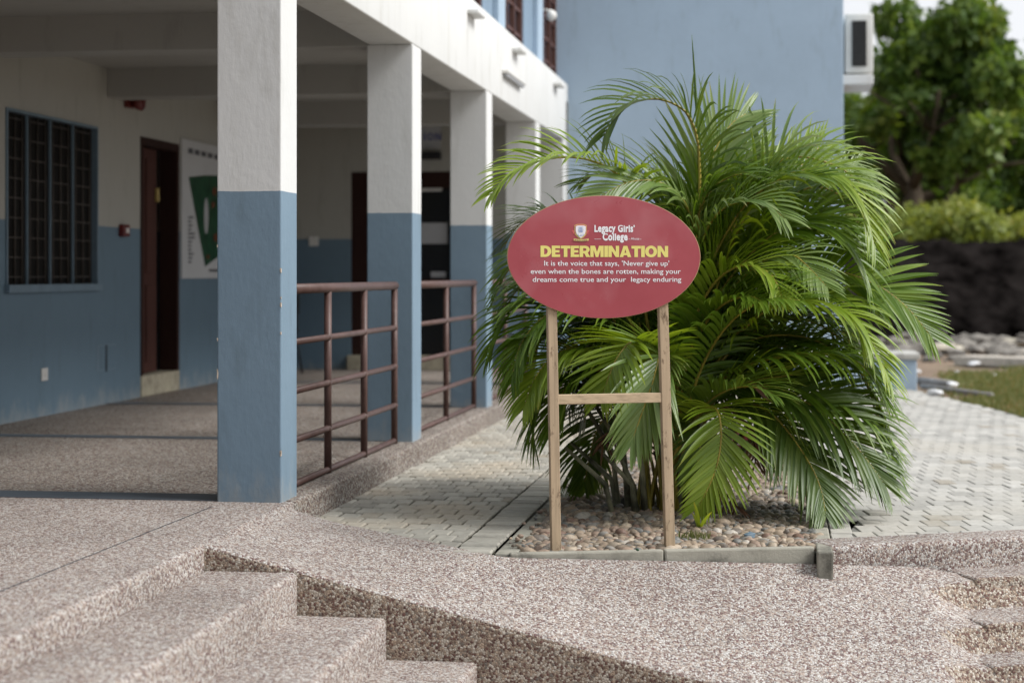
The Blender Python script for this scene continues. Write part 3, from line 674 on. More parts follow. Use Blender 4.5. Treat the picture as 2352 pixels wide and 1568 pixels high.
# ================================================================== THE SIGN
D0 = 7.93; K = FPX/D0
SA = TH + R(9.5)
su = Vector((math.cos(SA), math.sin(SA), 0)); sn = Vector((math.sin(SA), -math.cos(SA), 0)); sz = Vector((0, 0, 1))
sc0 = PD(1389, 590, D0)                       # centre of the board face
CU = K*math.cos(R(9.5))
def SP(x, y, off=0.0):                         # point on the board plane
    return sc0 + su*((x-1389)/CU) + sz*(-(y-590)/K) + sn*off
sg = thing('sign', 'oval red sign on two wooden posts standing in the pebble bed', 'sign', PZ(1410, 1252, ZP))
n = 96; m_ = MB()
el = [(224*math.cos(2*math.pi*q/n), 141*math.sin(2*math.pi*q/n)) for q in range(n)]
f0 = [SP(1389+a*.994, 590-b*.994, 0) for a, b in el]; f1 = [SP(1389+a, 590-b, -.001) for a, b in el]; f2 = [SP(1389+a, 590-b, -.0125) for a, b in el]
m_.add(f0, [tuple(range(n))]); m_.cur = 1
m_.add(f0+f1+f2, [(i, (i+1) % n, n+(i+1) % n, n+i) for i in range(n)] + [(n+i, n+(i+1) % n, 2*n+(i+1) % n, 2*n+i) for i in range(n)] + [tuple(range(2*n, 3*n))[::-1]])
board = m_.build('board', ['board_face', 'board_edge'], sg)
PW = .041
def post(x0, y0, x1, y1, name='post'):
    a, b = SP(x0, y0, -.014), SP(x1, y1, -.014); m_ = MB()
    h = su*(PW/2); dp = -sn*.041
    k = [a-h, a+h, b+h, b-h]; m_.add(k+[q+dp for q in k], [(0,1,2,3), (7,6,5,4), (0,4,5,1), (1,5,6,2), (2,6,7,3), (3,7,4,0)])
    o = m_.build(name, 'post_wood', sg, .0025, 2); return o
post(1267, 560, 1280, 1275); post(1524, 560, 1545, 1268)
a, b = (1281, 917), (1524, 915); m_ = MB(); p0, p1 = SP(*a, -.017), SP(*b, -.017); h = sz*.0205; dp = -sn*.03
k = [p0-h, p1-h, p1+h, p0+h]; m_.add(k+[q+dp for q in k], [(0,1,2,3), (7,6,5,4), (0,4,5,1), (1,5,6,2), (2,6,7,3), (3,7,4,0)]); m_.build('crossbar', 'batten_wood', sg, .002, 2)
def text(body, x0, x1, ybase, cap, mat, bold=0.0, tall=0, name='lettering', off=.0012, capchar='H', space=1.0, parent=None):
    def mk(s):
        cu = bpy.data.curves.new('lettering', 'FONT'); cu.body = s; cu.size = 1; cu.offset = bold; cu.space_character = space; cu.resolution_u = 3
        o = bpy.data.objects.new('tmp', cu); C.objects.link(o); bpy.context.view_layer.update()
        me = bpy.data.meshes.new_from_object(o.evaluated_get(bpy.context.evaluated_depsgraph_get())); bpy.data.objects.remove(o); return me
    ref = mk(capchar); hc = max(v.co.y for v in ref.vertices) - 0*min(v.co.y for v in ref.vertices)
    me = mk(body); xs_ = [v.co.x for v in me.vertices]; xa, xb = min(xs_), max(xs_)
    for v in me.vertices:
        yn = v.co.y/hc
        if tall and yn > 0: yn = yn/.68*.80 if yn < .68 else .80+(yn-.68)/.32*.20
        v.co.y = yn*hc
        px = x0 + (v.co.x-xa)/(xb-xa)*(x1-x0); pyy = ybase - v.co.y/hc*cap
        v.co = SP(px, pyy, off)
    me.materials.clear(); me.materials.append(M[mat]); o = bpy.data.objects.new(name, me); C.objects.link(o); par(o, parent or sg); return o
# DETERMINATION in heavy letters drawn as outlines (units: cap height 10)
def letter(ch):
    w = 2.9
    if ch == 'I': return 3.3, [[(0,0),(3.1,0),(3.1,10),(0,10)]]
    if ch == 'E': return 7.3, [[(0,0),(7,0),(7,2.3),(3,2.3),(3,3.95),(6.4,3.95),(6.4,6.1),(3,6.1),(3,7.7),(6.9,7.7),(6.9,10),(0,10)]]
    if ch == 'T': return 8.2, [[(2.6,0),(5.6,0),(5.6,7.5),(8.1,7.5),(8.1,10),(.1,10),(.1,7.5),(2.6,7.5)]]
    if ch == 'N': return 9.4, [[(0,0),(2.8,0),(2.8,5.5),(6.1,0),(9,0),(9,10),(6.2,10),(6.2,4.6),(2.9,10),(0,10)]]
    if ch == 'M': return 11.6, [[(0,0),(2.7,0),(2.7,6.2),(4.5,0),(6.7,0),(8.5,6.2),(8.5,0),(11.2,0),(11.2,10),(7.3,10),(5.6,4.6),(3.9,10),(0,10)]]
    if ch == 'A': return 9.6, [[(-.1,0),(2.9,0),(3.4,1.6),(6.2,1.6),(6.7,0),(9.7,0),(6.4,10),(3.2,10)], [(4.0,3.8),(5.6,3.8),(4.8,6.9)]]
    def arc(cx, cy, rx, ry, a0, a1, n=12): return [(cx+rx*math.cos(R(a0+(a1-a0)*q/n)), cy+ry*math.sin(R(a0+(a1-a0)*q/n))) for q in range(n+1)]
    if ch == 'D': return 9.2, [[(0,0)]+arc(4.0, 5, 5.0, 5, -90, 90)+[(0,10)], [(3,2.4)]+arc(3.8, 5, 2.1, 2.6, -90, 90)+[(3,7.6)]]
    if ch == 'O': return 10.3, [arc(5.0, 5, 5.1, 5.2, 0, 360, 28)[:-1], arc(5.0, 5, 2.1, 2.75, 0, 360, 28)[:-1]]
    if ch == 'R': return 8.9, [[(0,0),(3,0),(3,3.2),(4.0,3.2),(5.6,0),(9,0),(6.9,3.7)]+arc(4.6, 6.7, 3.9, 3.3, -50, 90)+[(0,10)], [(3,5.4)]+arc(4.3, 6.6, 1.4, 1.2, -90, 90, 6)+[(3,7.8)]]
def word(s, x0, x1, y, cap, mat):
    tot = sum(letter(c)[0]+.15 for c in s); sc = (x1-x0)/tot; cy = cap/10
    cu = bpy.data.curves.new('lettering', 'CURVE'); cu.dimensions = '2D'; cu.fill_mode = 'BOTH'; xx = 0
    for c in s:
        wd, loops = letter(c)
        for lp_ in loops:
            sp = cu.splines.new('POLY'); sp.points.add(len(lp_)-1); sp.use_cyclic_u = True
            for pt, (a, b) in zip(sp.points, lp_): pt.co = (xx+a, b, 0, 1)
        xx += wd+.15
    o = bpy.data.objects.new('tmp', cu); C.objects.link(o); bpy.context.view_layer.update()
    me = bpy.data.meshes.new_from_object(o.evaluated_get(bpy.context.evaluated_depsgraph_get())); bpy.data.objects.remove(o)
    for v in me.vertices: v.co = SP(x0+v.co.x*sc, y-v.co.y*cy, .0012)
    me.materials.clear(); me.materials.append(M[mat]); o = bpy.data.objects.new('lettering', me); C.objects.link(o); par(o, sg)
word('DETERMINATION', 1241, 1538, 590.3, 25.8, 'letter_yellow')
text("It is the voice that says, 'Never give up'", 1249.5, 1539, 610, 11.2, 'letter_white', .006)
text('even when the bones are rotten, making your', 1218.5, 1566, 628.5, 11.2, 'letter_white', .006)
text('dreams come true and your  legacy enduring', 1223, 1567.5, 647, 11.2, 'letter_white', .006)
text("Legacy Girls'", 1365, 1458.5, 532.2, 15.2, 'letter_white', .040, 1, space=1.09)
text('College', 1384, 1442, 551.6, 15.2, 'letter_white', .040, 1, space=1.09)
text('Akuse', 1449.5, 1469, 550.5, 5.6, 'letter_white', .0)
for (x0, x1) in ((1365, 1380), (1444, 1448), (1470, 1474)):
    m_ = MB(); m_.prism([SP(x0, 548.8, .0008), SP(x1, 548.8, .0008), SP(x1, 549.5, .0008), SP(x0, 549.5, .0008)], sn*.0005); m_.build('thin_rule', 'letter_white', sg)
# crest
ZX, ZY, ZS = 1307.7, 498.6, .08             # crop (1390,530)-(1590,600) scaled 11.76
def cr_(pts, mat, off, name, parent=None):
    m_ = MB(); m_.prism([SP(1307.7+x*.08, 498.6+y*.08, off) for x, y in pts], sn*.0006); return m_.build(name, mat, parent or sg)
cs = cr_([(140, 240), (230, 205), (400, 205), (490, 240), (495, 400), (470, 510), (400, 585), (320, 632), (240, 585), (165, 510), (140, 400)], 'crest_gold', .0008, 'crest')
cr_([(160, 255), (240, 218), (390, 218), (475, 255), (478, 400), (455, 480), (180, 480), (158, 400)], 'crest_red', .0016, 'crest_field', cs)
cr_([(175, 270), (240, 245), (400, 245), (465, 270), (465, 400), (440, 480), (385, 550), (320, 600), (255, 550), (200, 480), (175, 400)], 'letter_white', .0024, 'crest_shield', cs)
for r__ in ([(296, 285), (308, 285), (308, 445), (296, 445)], [(332, 285), (344, 285), (344, 445), (332, 445)], [(248, 342), (392, 342), (392, 352), (248, 352)], [(248, 386), (392, 386), (392, 396), (248, 396)], [(250, 292), (390, 292), (390, 304), (250, 304)], [(250, 424), (390, 424), (390, 436), (250, 436)], [(248, 352), (256, 352), (256, 386), (248, 386)], [(384, 352), (392, 352), (392, 386), (384, 386)], [(248, 480), (254, 480), (254, 534), (248, 534)], [(402, 480), (408, 480), (408, 534), (402, 534)], [(248, 530), (408, 530), (408, 537), (248, 537)], [(325, 490), (331, 490), (331, 550), (325, 550)], [(345, 515), (375, 485), (380, 490), (350, 520)]):
    cr_(r__, 'crest_blue', .0032, 'crest_line', cs)
for s_ in (1, -1):
    f = lambda x: 318+s_*(x-318)
    cr_([(f(60), 385), (f(110), 378), (f(140), 400), (f(140), 470), (f(165), 500), (f(155), 515), (f(120), 470), (f(95), 495), (f(100), 440)], 'crest_red', .0005, 'crest_ribbon', cs)
top = [(115+(550-115)*q/10, 615+22*math.sin(math.pi*q/10)) for q in range(11)]
cr_(top + [(x, y+62) for x, y in top[::-1]], 'crest_gold', .0036, 'motto_ribbon', cs)
for q in range(7):
    x = 150+q*52; yy = 648+18*math.sin(math.pi*(x-115)/435); cr_([(x, yy), (x+36, yy), (x+36, yy+16), (x, yy+16)], 'print_dark', .0044, 'motto_print', cs)

# ================================================================== PEBBLES
def ico(sub):
    bm = bmesh.new(); bmesh.ops.create_icosphere(bm, subdivisions=sub, radius=1); V = np.array([v.co[:] for v in bm.verts]); F = np.array([[v.index for v in f.verts] for f in bm.faces]); bm.free(); return V, F
IV, IF = ico(2); JV, JF = ico(1)
def shape(V, rng):
    k = rng.normal(size=(4, 3)); P = V.copy()
    for q in k: P *= (1 + .10*np.sin(V@q*1.6+q[0]*3))[:, None]
    return P*np.array([1, rng.uniform(.58, .9), rng.uniform(.40, .6)])
rng = np.random.default_rng(5)
shapes2 = [shape(IV, rng) for _ in range(10)]; shapes1 = [shape(JV, rng) for _ in range(6)]
peb = []
def front_y(x): return FA.y + (FB.y-FA.y)*(x-FA.x)/(FB.x-FA.x) + .07
PALM = sdw(.77, 9.05, ZP)
y = 7.8
while y < GB-.03:
    x = GL+.015
    while x < GR+.02:
        for lay_ in range(2 if y < 10.5 else 1):
            xx, yy = x+rng.uniform(-.014, .014), y+rng.uniform(-.012, .012)
            if yy > front_y(xx) and xx < GR+.03: 
                r = float(np.clip(rng.lognormal(math.log(.0245), .33), .012, .052))
                mound = .035*math.exp(-((xx-PALM.x)**2+(yy-PALM.y)**2)/.35)
                z = ZP-.03+mound+lay_*.016+rng.uniform(0, .008)-r*.15
                peb.append((xx, yy, z, r))
        x += .0345
    y += .031
for _ in range(60):                          # some strays lying on the kerb and pavers
    xx = -1.12+rng.normal(0, .03); yy = rng.uniform(7.85, 11.5); peb.append((xx, yy, ZP+.006, rng.uniform(.009, .017)))
peb.sort(key=lambda p: -(p[3]*1000/(p[1])*(1 if p[2] > ZP-.03 else .6)))
pm = [npmesh('pebble', s*.02, IF, ['pebble'], [rng.random()]*len(IV)) for s in shapes2]
for (x, y, z, r) in peb[:295]:
    o = bpy.data.objects.new('pebble', pm[rng.integers(10)]); C.objects.link(o); o.parent = bedo
    o.location = (x, y, z); o.scale = (r/.02,)*3; o.rotation_euler = (rng.normal(0, .25), rng.normal(0, .25), rng.uniform(0, 6.28))
Vs = []; Fs = []; rn = []; k = 0
V1 = []; F1 = []; r1 = []; k1 = 0
for (x, y, z, r) in peb[295:]:
    e = Euler((rng.normal(0, .25), rng.normal(0, .25), rng.uniform(0, 6.28))).to_matrix(); Rm = np.array(e)
    if y < 9.9: P = shapes2[rng.integers(10)]@Rm.T*r + (x, y, z); Vs.append(P); Fs.append(IF+k); k += len(P); rn += [rng.random()]*len(P)
    else: P = shapes1[rng.integers(6)]@Rm.T*r + (x, y, z); V1.append(P); F1.append(JF+k1); k1 += len(P); r1 += [rng.random()]*len(P)
npobj('pebbles', npmesh('pebbles', np.concatenate(Vs), np.concatenate(Fs), ['pebble'], rn), bedo, kind='stuff')
npobj('far_pebbles', npmesh('far_pebbles', np.concatenate(V1), np.concatenate(F1), ['pebble'], r1), bedo, kind='stuff')
def stone(name, mat, p, r, label, cat='stone', sq=(1, .8, .7), seed=1, **kw):
    rg = np.random.default_rng(seed); V = shape(IV, rg); V = np.round(V*2.3)/2.3*.45+V*.55
    o = npobj(name, npmesh(name, V*r*np.array(sq), IF, [mat], [rg.random()]*len(V), smooth=False), label=label, cat=cat, **kw); o.location = p; o.rotation_euler = (0, 0, seed); return o
stone('blue_stone', 'blue_stone', PZ(1722, 1238, ZP)+Vector((0, .03, .012)), .036, 'painted blue stone lying among the pebbles near the front kerb', seed=4)
stone('rough_rock', 'rock', PZ(1437, 1168, ZP)+Vector((0, 0, .03)), .062, 'brown jagged rock in the shade left of the palm foot', 'rock', seed=9)
stone('glass_shard', 'print_green', PZ(1461, 1275-3, ZP)+Vector((0, .06, .01)), .012, 'tiny green glass chip among the pebbles between the sign posts', 'glass', seed=5)

# ================================================================== LEAF RIBBONS
class Ribbons:
    def __init__(s): s.V = []; s.F = []; s.r = []; s.k = 0
    def add(s, p0, dirv, nrm, L, W, droop, seg=6, rnd=.5, fold=.35, curl=0.0):
        tipy = (rnd*97) % 1 < .32; d = dirv.normalized(); p = p0.copy(); st = L/seg; side = d.cross(nrm).normalized()
        for i in range(seg+1):
            t = i/seg; w = W*(.55+.45*min(1, t*5))*(1-max(0, (t-.45)/.55)**1.7)
            if i == seg: w = W*.04
            up = side.cross(d).normalized()
            s.V += [p-side*w/2+up*w*fold*.5, p, p+side*w/2+up*w*fold*.5]; rt = rnd if t < .8 else rnd+(.55 if tipy else 0)*(t-.7)*3; s.r += [rt, rt, rt]
            if i < seg:
                a = s.k+i*3; s.F += [(a, a+1, a+4, a+3), (a+1, a+2, a+5, a+4)]
            d = (d + Vector((0, 0, -1))*droop*(.25+t*2.0)*st/.06*.16 + nrm*curl*st).normalized(); p = p + d*st
            sd_ = side - d*side.dot(d)
            if sd_.length > 1e-4: side = sd_.normalized()
        s.k += (seg+1)*3
    def mesh(s, name, mats): return npmesh(name, [v[:] for v in s.V], s.F, mats, s.r, smooth=True)
def spline(P, n):
    P = [Vector(p) for p in P]; P = [P[0]*2-P[1]] + P + [P[-1]*2-P[-2]]; out = []
    m = len(P)-3
    for i in range(n+1):
        u = i/n*m; k = min(int(u), m-1); t = u-k; a, b, c, d = P[k:k+4]
        out.append(.5*((2*b)+(c-a)*t+(2*a-5*b+4*c-d)*t*t+(3*b-a-3*c+d)*t**3))
    return out
palm = thing('palm', 'large bushy palm with many arching feathery fronds behind the red sign', 'palm', PALM)
nfr = [0]
def frond(P, start=.3, L=.38, W=.019, mat='frond_green', twist=0.0, droop=.6, vee=28, pairs=44, alpha=(62, 24), lone=0, dens=1.0, rrad=.0075, seedv=None, tiprnd=.08):
    nfr[0] += 1; rg = random.Random(nfr[0]*13+5)
    N_ = 60; pts = spline(P, N_)
    ln = [0]
    for a, b in zip(pts, pts[1:]): ln.append(ln[-1]+(b-a).length)
    T = ln[-1]
    def at(u):
        q = u*T
        for i in range(N_):
            if ln[i+1] >= q:
                f = (q-ln[i])/max(1e-6, ln[i+1]-ln[i]); return pts[i].lerp(pts[i+1], f), (pts[min(i+2, N_)]-pts[max(i-1, 0)]).normalized()
        return pts[-1], (pts[-1]-pts[-2]).normalized()
    m_ = MB(); idx = range(0, N_+1, 3)
    m_.tube([pts[i] for i in idx], [rrad*(1.25-1.1*i/N_)+.0009 for i in idx], 6)
    fo = m_.build('frond', 'rachis', palm)
    A = pts[-1]-pts[0]; A.z = 0
    if A.length < .05: A = Vector((.3, -.3, 0))
    A.normalize(); Bv = A.cross(Vector((0, 0, 1))).normalized(); Rb = Ribbons()
    for i in range(pairs):
        u = start + (1-start)*(i/(pairs-1)); t = i/(pairs-1)
        p, Tn = at(min(u, .9995)); Nn = Bv.cross(Tn)
        Nn = (Nn - Tn*Nn.dot(Tn)).normalized(); Bb = Tn.cross(Nn).normalized()
        q = Matrix.Rotation(R(twist), 3, Tn); Nn = q@Nn; Bb = q@Bb
        prof = (.42+.58*min(1, t/.22))*(1-.62*max(0, (t-.5)/.5)**1.3)
        al = R(alpha[0]+(alpha[1]-alpha[0])*t**1.2)
        for sgn in (-1, 1):
            if lone and sgn == lone: continue
            ve = R(vee*(1-.5*t)+rg.uniform(-9, 9)); a2 = al*rg.uniform(.92, 1.08)
            dv = Tn*math.cos(a2) + (Bb*sgn*math.cos(ve)+Nn*math.sin(ve))*math.sin(a2)
            Rb.add(p+dv*.002, dv, Nn, 1.1*L*prof*rg.uniform(.9, 1.08), 1.12*W*(.55+.45*prof)*rg.uniform(.85, 1.1), droop*rg.uniform(.7, 1.35), 6, rg.random()*.5+.25)
    # two end leaflets
    lo = npobj('leaflets', Rb.mesh('leaflets', [mat]), None, kind='stuff'); lo.parent = fo
    return fo
base0 = (1535, 1150)
def FR(pix, dd, bx=0, **kw):
    """pix: points seen along the rib; dd: depth of the tip towards(-)/away(+) from the clump"""
    if pix[-1][1] > 600 and pix[-1][0] < 1400: pix = [(1400-(1400-x)*.83 if x < 1400 else x, y) for x, y in pix]
    pix = [(1950+(x-1950)*.72 if x > 1950 and pix[-1][0] < 2120 else x, y) for x, y in pix]
    n = len(pix); P = []
    b = PD(1535+bx, 1175, 9.05+random.uniform(-.08, .1)); b.z = ZP+.01; P.append(b)
    dep = dd if isinstance(dd, (list, tuple)) else [9.05+dd*((i+1)/n)**1.3 for i in range(n)]
    for (x, y), d_ in zip(pix, dep): P.append(PD(x, y, d_))
    return frond(P, **kw)
# back layer, random arching fronds that fill the body of the clump
rb = random.Random(21)
for i in range(52):
    az = rb.uniform(-.2, math.pi+.2) if i < 38 else rb.uniform(math.pi*1.05, math.pi*1.95)      # mostly away from the camera
    el0 = R(rb.uniform(66, 86)); Lg = rb.uniform(1.35, 2.1) if i < 44 else rb.uniform(1.1, 1.6); bend = rb.uniform(1.5, 2.5)
    p = PALM + Vector((rb.uniform(-.16, .16), rb.uniform(-.1, .12), .0)); P = [p.copy()]; el = el0
    ah = Vector((math.cos(az), math.sin(az), 0))
    for q in range(9):
        P.append(P[-1] + (ah*math.cos(el)+Vector((0, 0, 1))*math.sin(el))*Lg/9); el -= bend*(q/9+.25)/9*1.55
    def sx(q_): return HX+FPX*(q_.x*CT+q_.y*ST)/(-q_.x*ST+q_.y*CT)
    hit = any(q_.y < 8.35 or not 1190 < sx(q_) < 1960 for q_ in P)
    if hit: continue
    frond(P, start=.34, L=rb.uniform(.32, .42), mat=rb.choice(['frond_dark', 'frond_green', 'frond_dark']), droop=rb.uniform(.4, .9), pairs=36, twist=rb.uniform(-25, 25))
# stems
for i in range(26):
    x = rb.uniform(-.27, .27); yv = rb.uniform(-.14, .14); p = PALM+Vector((x, yv, -.02)); h = rb.uniform(.3, .65)
    tubeo('cane', 'cane', [p, p+Vector((x*.15, yv*.1, h*.5)), p+Vector((x*.9+rb.uniform(-.05, .05), yv*.3, h))], [.024*rb.uniform(.5, 1.1), .013, .009], palm, 10)
G, BR, DK, GY = 'frond_green', 'frond_bright', 'frond_dark', 'frond_grey'
# spear leaf
sp_ = [PD(1545, 1150, 9.1), PD(1590, 700, 9.1), PD(1606, 400, 9.1), PD(1597, 200, 9.08), PD(1589, 80, 9.05)]
m_ = MB(); q_ = spline(sp_, 20); m_.tube(q_, [.010]*12+[.0095, .009, .008, .007, .006, .005, .004, .0025, .001], 6); m_.build('spear_leaf', 'frond_grey', palm)
# upper arch to the left
FR([(1545, 900), (1600, 560), (1606, 354), (1587, 277), (1558, 244), (1505, 227), (1448, 239), (1414, 268), (1390, 308)], -.15, 10, start=.56, L=.36, mat=DK, vee=40, twist=-28, droop=.75, pairs=40)
# fan going up to the right of the spear
FR([(1560, 900), (1600, 600), (1618, 430), (1645, 340), (1680, 285), (1712, 262)], .25, 15, start=.55, L=.42, mat=GY, vee=20, twist=55, droop=.25, pairs=34, alpha=(48, 20))
# long left arch
FR([(1510, 900), (1470, 640), (1443, 445), (1419, 402), (1371, 373), (1304, 361), (1227, 373), (1169, 402), (1131, 444)], -.35, -12, start=.50, L=.30, mat=BR, vee=48, twist=-25, droop=.9, pairs=46)
# pale fan above the sign
FR([(1560, 900), (1600, 620), (1588, 500), (1550, 440), (1500, 415), (1440, 420), (1380, 450)], -.30, 5, start=.52, L=.36, mat=GY, vee=10, twist=-50, droop=.5, pairs=36)
FR([(1540, 900), (1560, 600), (1520, 480), (1450, 420), (1380, 400), (1330, 420)], .4, 5, start=.45, L=.34, mat=DK, vee=35, twist=10, droop=.6)
FR([(1560, 850), (1580, 620), (1600, 500), (1640, 430), (1700, 400), (1760, 420)], -.1, 5, start=.5, L=.36, mat=G, vee=45, twist=30, droop=.7)
# upper right
FR([(1580, 900), (1650, 600), (1755, 400), (1822, 362), (1875, 366), (1937, 390), (1995, 431), (2033, 485)], .15, 15, start=.48, L=.44, mat=GY, vee=38, twist=22, droop=.5, pairs=46)
FR([(1580, 900), (1680, 560), (1755, 440), (1830, 395), (1900, 392), (1960, 430), (2000, 480), (2030, 560)], -.25, 20, start=.46, L=.38, mat=BR, vee=30, twist=38, droop=.8, pairs=46)
FR([(1570, 850), (1620, 640), (1690, 500), (1760, 430), (1822, 405), (1880, 408)], -.35, 15, start=.45, L=.36, mat=G, vee=45, twist=32, droop=.7, pairs=44)
FR([(1590, 900), (1720, 560), (1800, 460), (1870, 430), (1930, 450), (1985, 520), (2015, 600)], .3, 20, start=.45, L=.40, mat=G, vee=35, twist=10, droop=.7)
FR([(1590, 900), (1700, 640), (1780, 540), (1850, 500), (1920, 510), (1985, 560)], 0, 20, start=.42, L=.36, mat=G, vee=35, twist=35, droop=.7)
# big right frond seen broad side
FR([(1590, 920), (1680, 750), (1800, 640), (1908, 624), (1961, 633), (2033, 666), (2091, 714), (2136, 770)], -.05, 25, start=.44, L=.36, mat=G, vee=20, twist=60, droop=.22, pairs=54, alpha=(66, 26), W=.021)
# pale frond facing the camera
FR([(1570, 900), (1660, 700), (1740, 610), (1812, 586), (1850, 607), (1896, 655)], -.55, 10, start=.55, L=.28, mat=GY, vee=10, twist=30, droop=.7, pairs=34)
FR([(1560, 850), (1600, 720), (1650, 640), (1710, 610), (1770, 630), (1800, 690)], -.6, 10, start=.45, L=.30, mat=BR, vee=30, twist=20, droop=.7, pairs=36)
FR([(1560, 880), (1610, 760), (1660, 700), (1720, 680), (1760, 700)], -.6, 5, start=.5, L=.30, mat=G, vee=35, twist=20, droop=.8, pairs=34)
# arches on the right, middle height
FR([(1580, 960), (1678, 781), (1707, 757), (1755, 715), (1822, 693), (1889, 693), (1947, 719), (1990, 762), (2033, 805), (2078, 870)], -.45, 15, start=.42, L=.34, mat=BR, vee=28, twist=20, droop=.9, pairs=52)
FR([(1575, 1000), (1601, 927), (1673, 860), (1755, 827), (1851, 812), (1947, 817), (2019, 860), (2067, 920)], -.35, 10, start=.42, L=.34, mat=G, vee=20, twist=10, droop=1.0, pairs=50)
FR([(1560, 1020), (1611, 927), (1707, 888), (1784, 890), (1870, 937), (1947, 1004), (2019, 1067), (2062, 1112)], -.25, 8, start=.40, L=.40, mat=DK, vee=22, twist=38, droop=.45, pairs=52, W=.021)
FR([(1565, 1020), (1654, 908), (1707, 882), (1803, 875), (1899, 899), (1995, 947), (2057, 1023), (2090, 1080)], .05, 14, start=.42, L=.40, mat=G, vee=22, twist=34, droop=.55, pairs=50)
FR([(1570, 1030), (1640, 950), (1707, 925), (1765, 945), (1813, 995), (1861, 1067), (1886, 1125), (1896, 1178)], -.45, 10, start=.42, L=.34, mat=DK, vee=5, twist=30, droop=.35, pairs=44, W=.022)
FR([(1570, 1000), (1680, 860), (1780, 800), (1880, 790), (1970, 840), (2030, 930), (2060, 1010)], .2, 15, start=.42, L=.40, mat=G, vee=25, twist=20, droop=.7)
FR([(1570, 980), (1680, 800), (1780, 740), (1870, 740), (1950, 800), (2010, 880), (2040, 980)], .15, 15, start=.42, L=.40, mat=DK, vee=25, twist=10, droop=.7)
FR([(1570, 1050), (1650, 980), (1740, 950), (1800, 980), (1835, 1050), (1850, 1130)], -.2, 8, start=.42, L=.26, mat=BR, vee=15, twist=-10, droop=1.1, pairs=34)
# bright front frond, seen face on
FR([(1560, 1080), (1585, 985), (1618, 940), (1645, 940), (1656, 980), (1654, 1030), (1643, 1080), (1624, 1125), (1604, 1160)], [9.0, 8.85, 8.72, 8.62, 8.55, 8.53, 8.52, 8.52, 8.53], 4, start=.43, L=.27, mat=BR, vee=14, twist=0, droop=.42, pairs=46, alpha=(74, 26), W=.017)
FR([(1530, 1050), (1525, 920), (1490, 810), (1455, 785), (1432, 802), (1412, 832), (1397, 868), (1380, 910)], [9.0, 8.85, 8.68, 8.58, 8.52, 8.48, 8.46, 8.45], -6, start=.54, L=.29, mat=BR, vee=14, twist=0, droop=.42, pairs=42, alpha=(74, 26), W=.019)
# broad dark leaf between the posts
FR([(1530, 1000), (1540, 860), (1518, 815), (1498, 880), (1470, 960), (1452, 1010)], [9.0, 8.8, 8.6, 8.5, 8.48, 8.46], -4, start=.52, L=.34, mat=GY, vee=5, twist=-35, droop=.3, pairs=36, alpha=(40, 16), W=.022)
# left side, drooping behind the sign
FR([(1500, 950), (1440, 800), (1340, 715), (1250, 690), (1170, 695), (1110, 735), (1078, 790), (1062, 822)], -.10, -14, start=.42, L=.32, mat=G, vee=35, twist=-15, droop=.9, pairs=46)
FR([(1505, 980), (1450, 850), (1350, 780), (1260, 762), (1190, 775), (1140, 815), (1118, 860)], .05, -10, start=.42, L=.32, mat=G, vee=30, twist=-15, droop=.9, pairs=44)
FR([(1505, 1000), (1450, 900), (1350, 860), (1260, 868), (1210, 920), (1190, 980), (1194, 1025)], -.05, -10, start=.42, L=.32, mat=G, vee=20, twist=-15, droop=.8, pairs=44)
FR([(1505, 1020), (1450, 930), (1370, 890), (1300, 895), (1250, 940), (1225, 990)], .25, -10, start=.40, L=.30, mat=DK, vee=20, twist=-15, droop=.8)
FR([(1500, 900), (1430, 700), (1330, 600), (1250, 565), (1180, 575), (1120, 620), (1085, 680)], .15, -12, start=.42, L=.34, mat=G, vee=35, twist=-20, droop=.7, pairs=44)
FR([(1500, 880), (1430, 640), (1340, 540), (1260, 500), (1200, 510), (1160, 560)], .35, -12, start=.42, L=.34, mat=DK, vee=35, twist=-5, droop=.6)
FR([(1500, 950), (1440, 820), (1360, 740), (1290, 720), (1230, 750), (1190, 820), (1180, 880)], .3, -12, start=.40, L=.34, mat=DK, vee=20, twist=0, droop=.8)
FR([(1510, 950), (1470, 830), (1410, 760), (1350, 745), (1300, 780), (1270, 850)], .1, -8, start=.42, L=.32, mat=G, vee=25, twist=-10, droop=.8)
FR([(1515, 1000), (1480, 900), (1430, 850), (1380, 850), (1345, 900), (1330, 970)], .2, -8, start=.40, L=.28, mat=DK, vee=15, twist=-10, droop=.9)
FR([(1500, 930), (1440, 800), (1350, 720), (1270, 710), (1200, 740), (1150, 800), (1130, 870)], -.25, -14, start=.42, L=.34, mat=G, vee=20, twist=-25, droop=.8, pairs=46)
FR([(1500, 960), (1430, 850), (1340, 800), (1260, 810), (1200, 860), (1165, 930)], -.3, -10, start=.40, L=.33, mat=BR, vee=15, twist=-25, droop=.8, pairs=44)
FR([(1500, 1000), (1440, 900), (1370, 850), (1300, 870), (1255, 930), (1235, 1000)], -.2, -10, start=.40, L=.30, mat=G, vee=15, twist=-15, droop=.8, pairs=42)
FR([(1490, 900), (1400, 720), (1300, 640), (1210, 630), (1140, 670), (1100, 740)], 0, -10, start=.45, L=.34, mat=G, vee=25, twist=-10, droop=.7, pairs=44)
FR([(1560, 900), (1600, 640), (1650, 470), (1700, 380), (1760, 340)], .45, 10, start=.45, L=.42, mat=G, vee=20, twist=40, droop=.4, pairs=42)
FR([(1570, 900), (1650, 620), (1730, 480), (1800, 420), (1880, 340)], .5, 10, start=.45, L=.42, mat=BR, vee=20, twist=55, droop=.35, pairs=42)
FR([(1580, 900), (1700, 640), (1800, 520), (1900, 440), (1960, 400)], .35, 10, start=.45, L=.42, mat=GY, vee=20, twist=60, droop=.4, pairs=42)
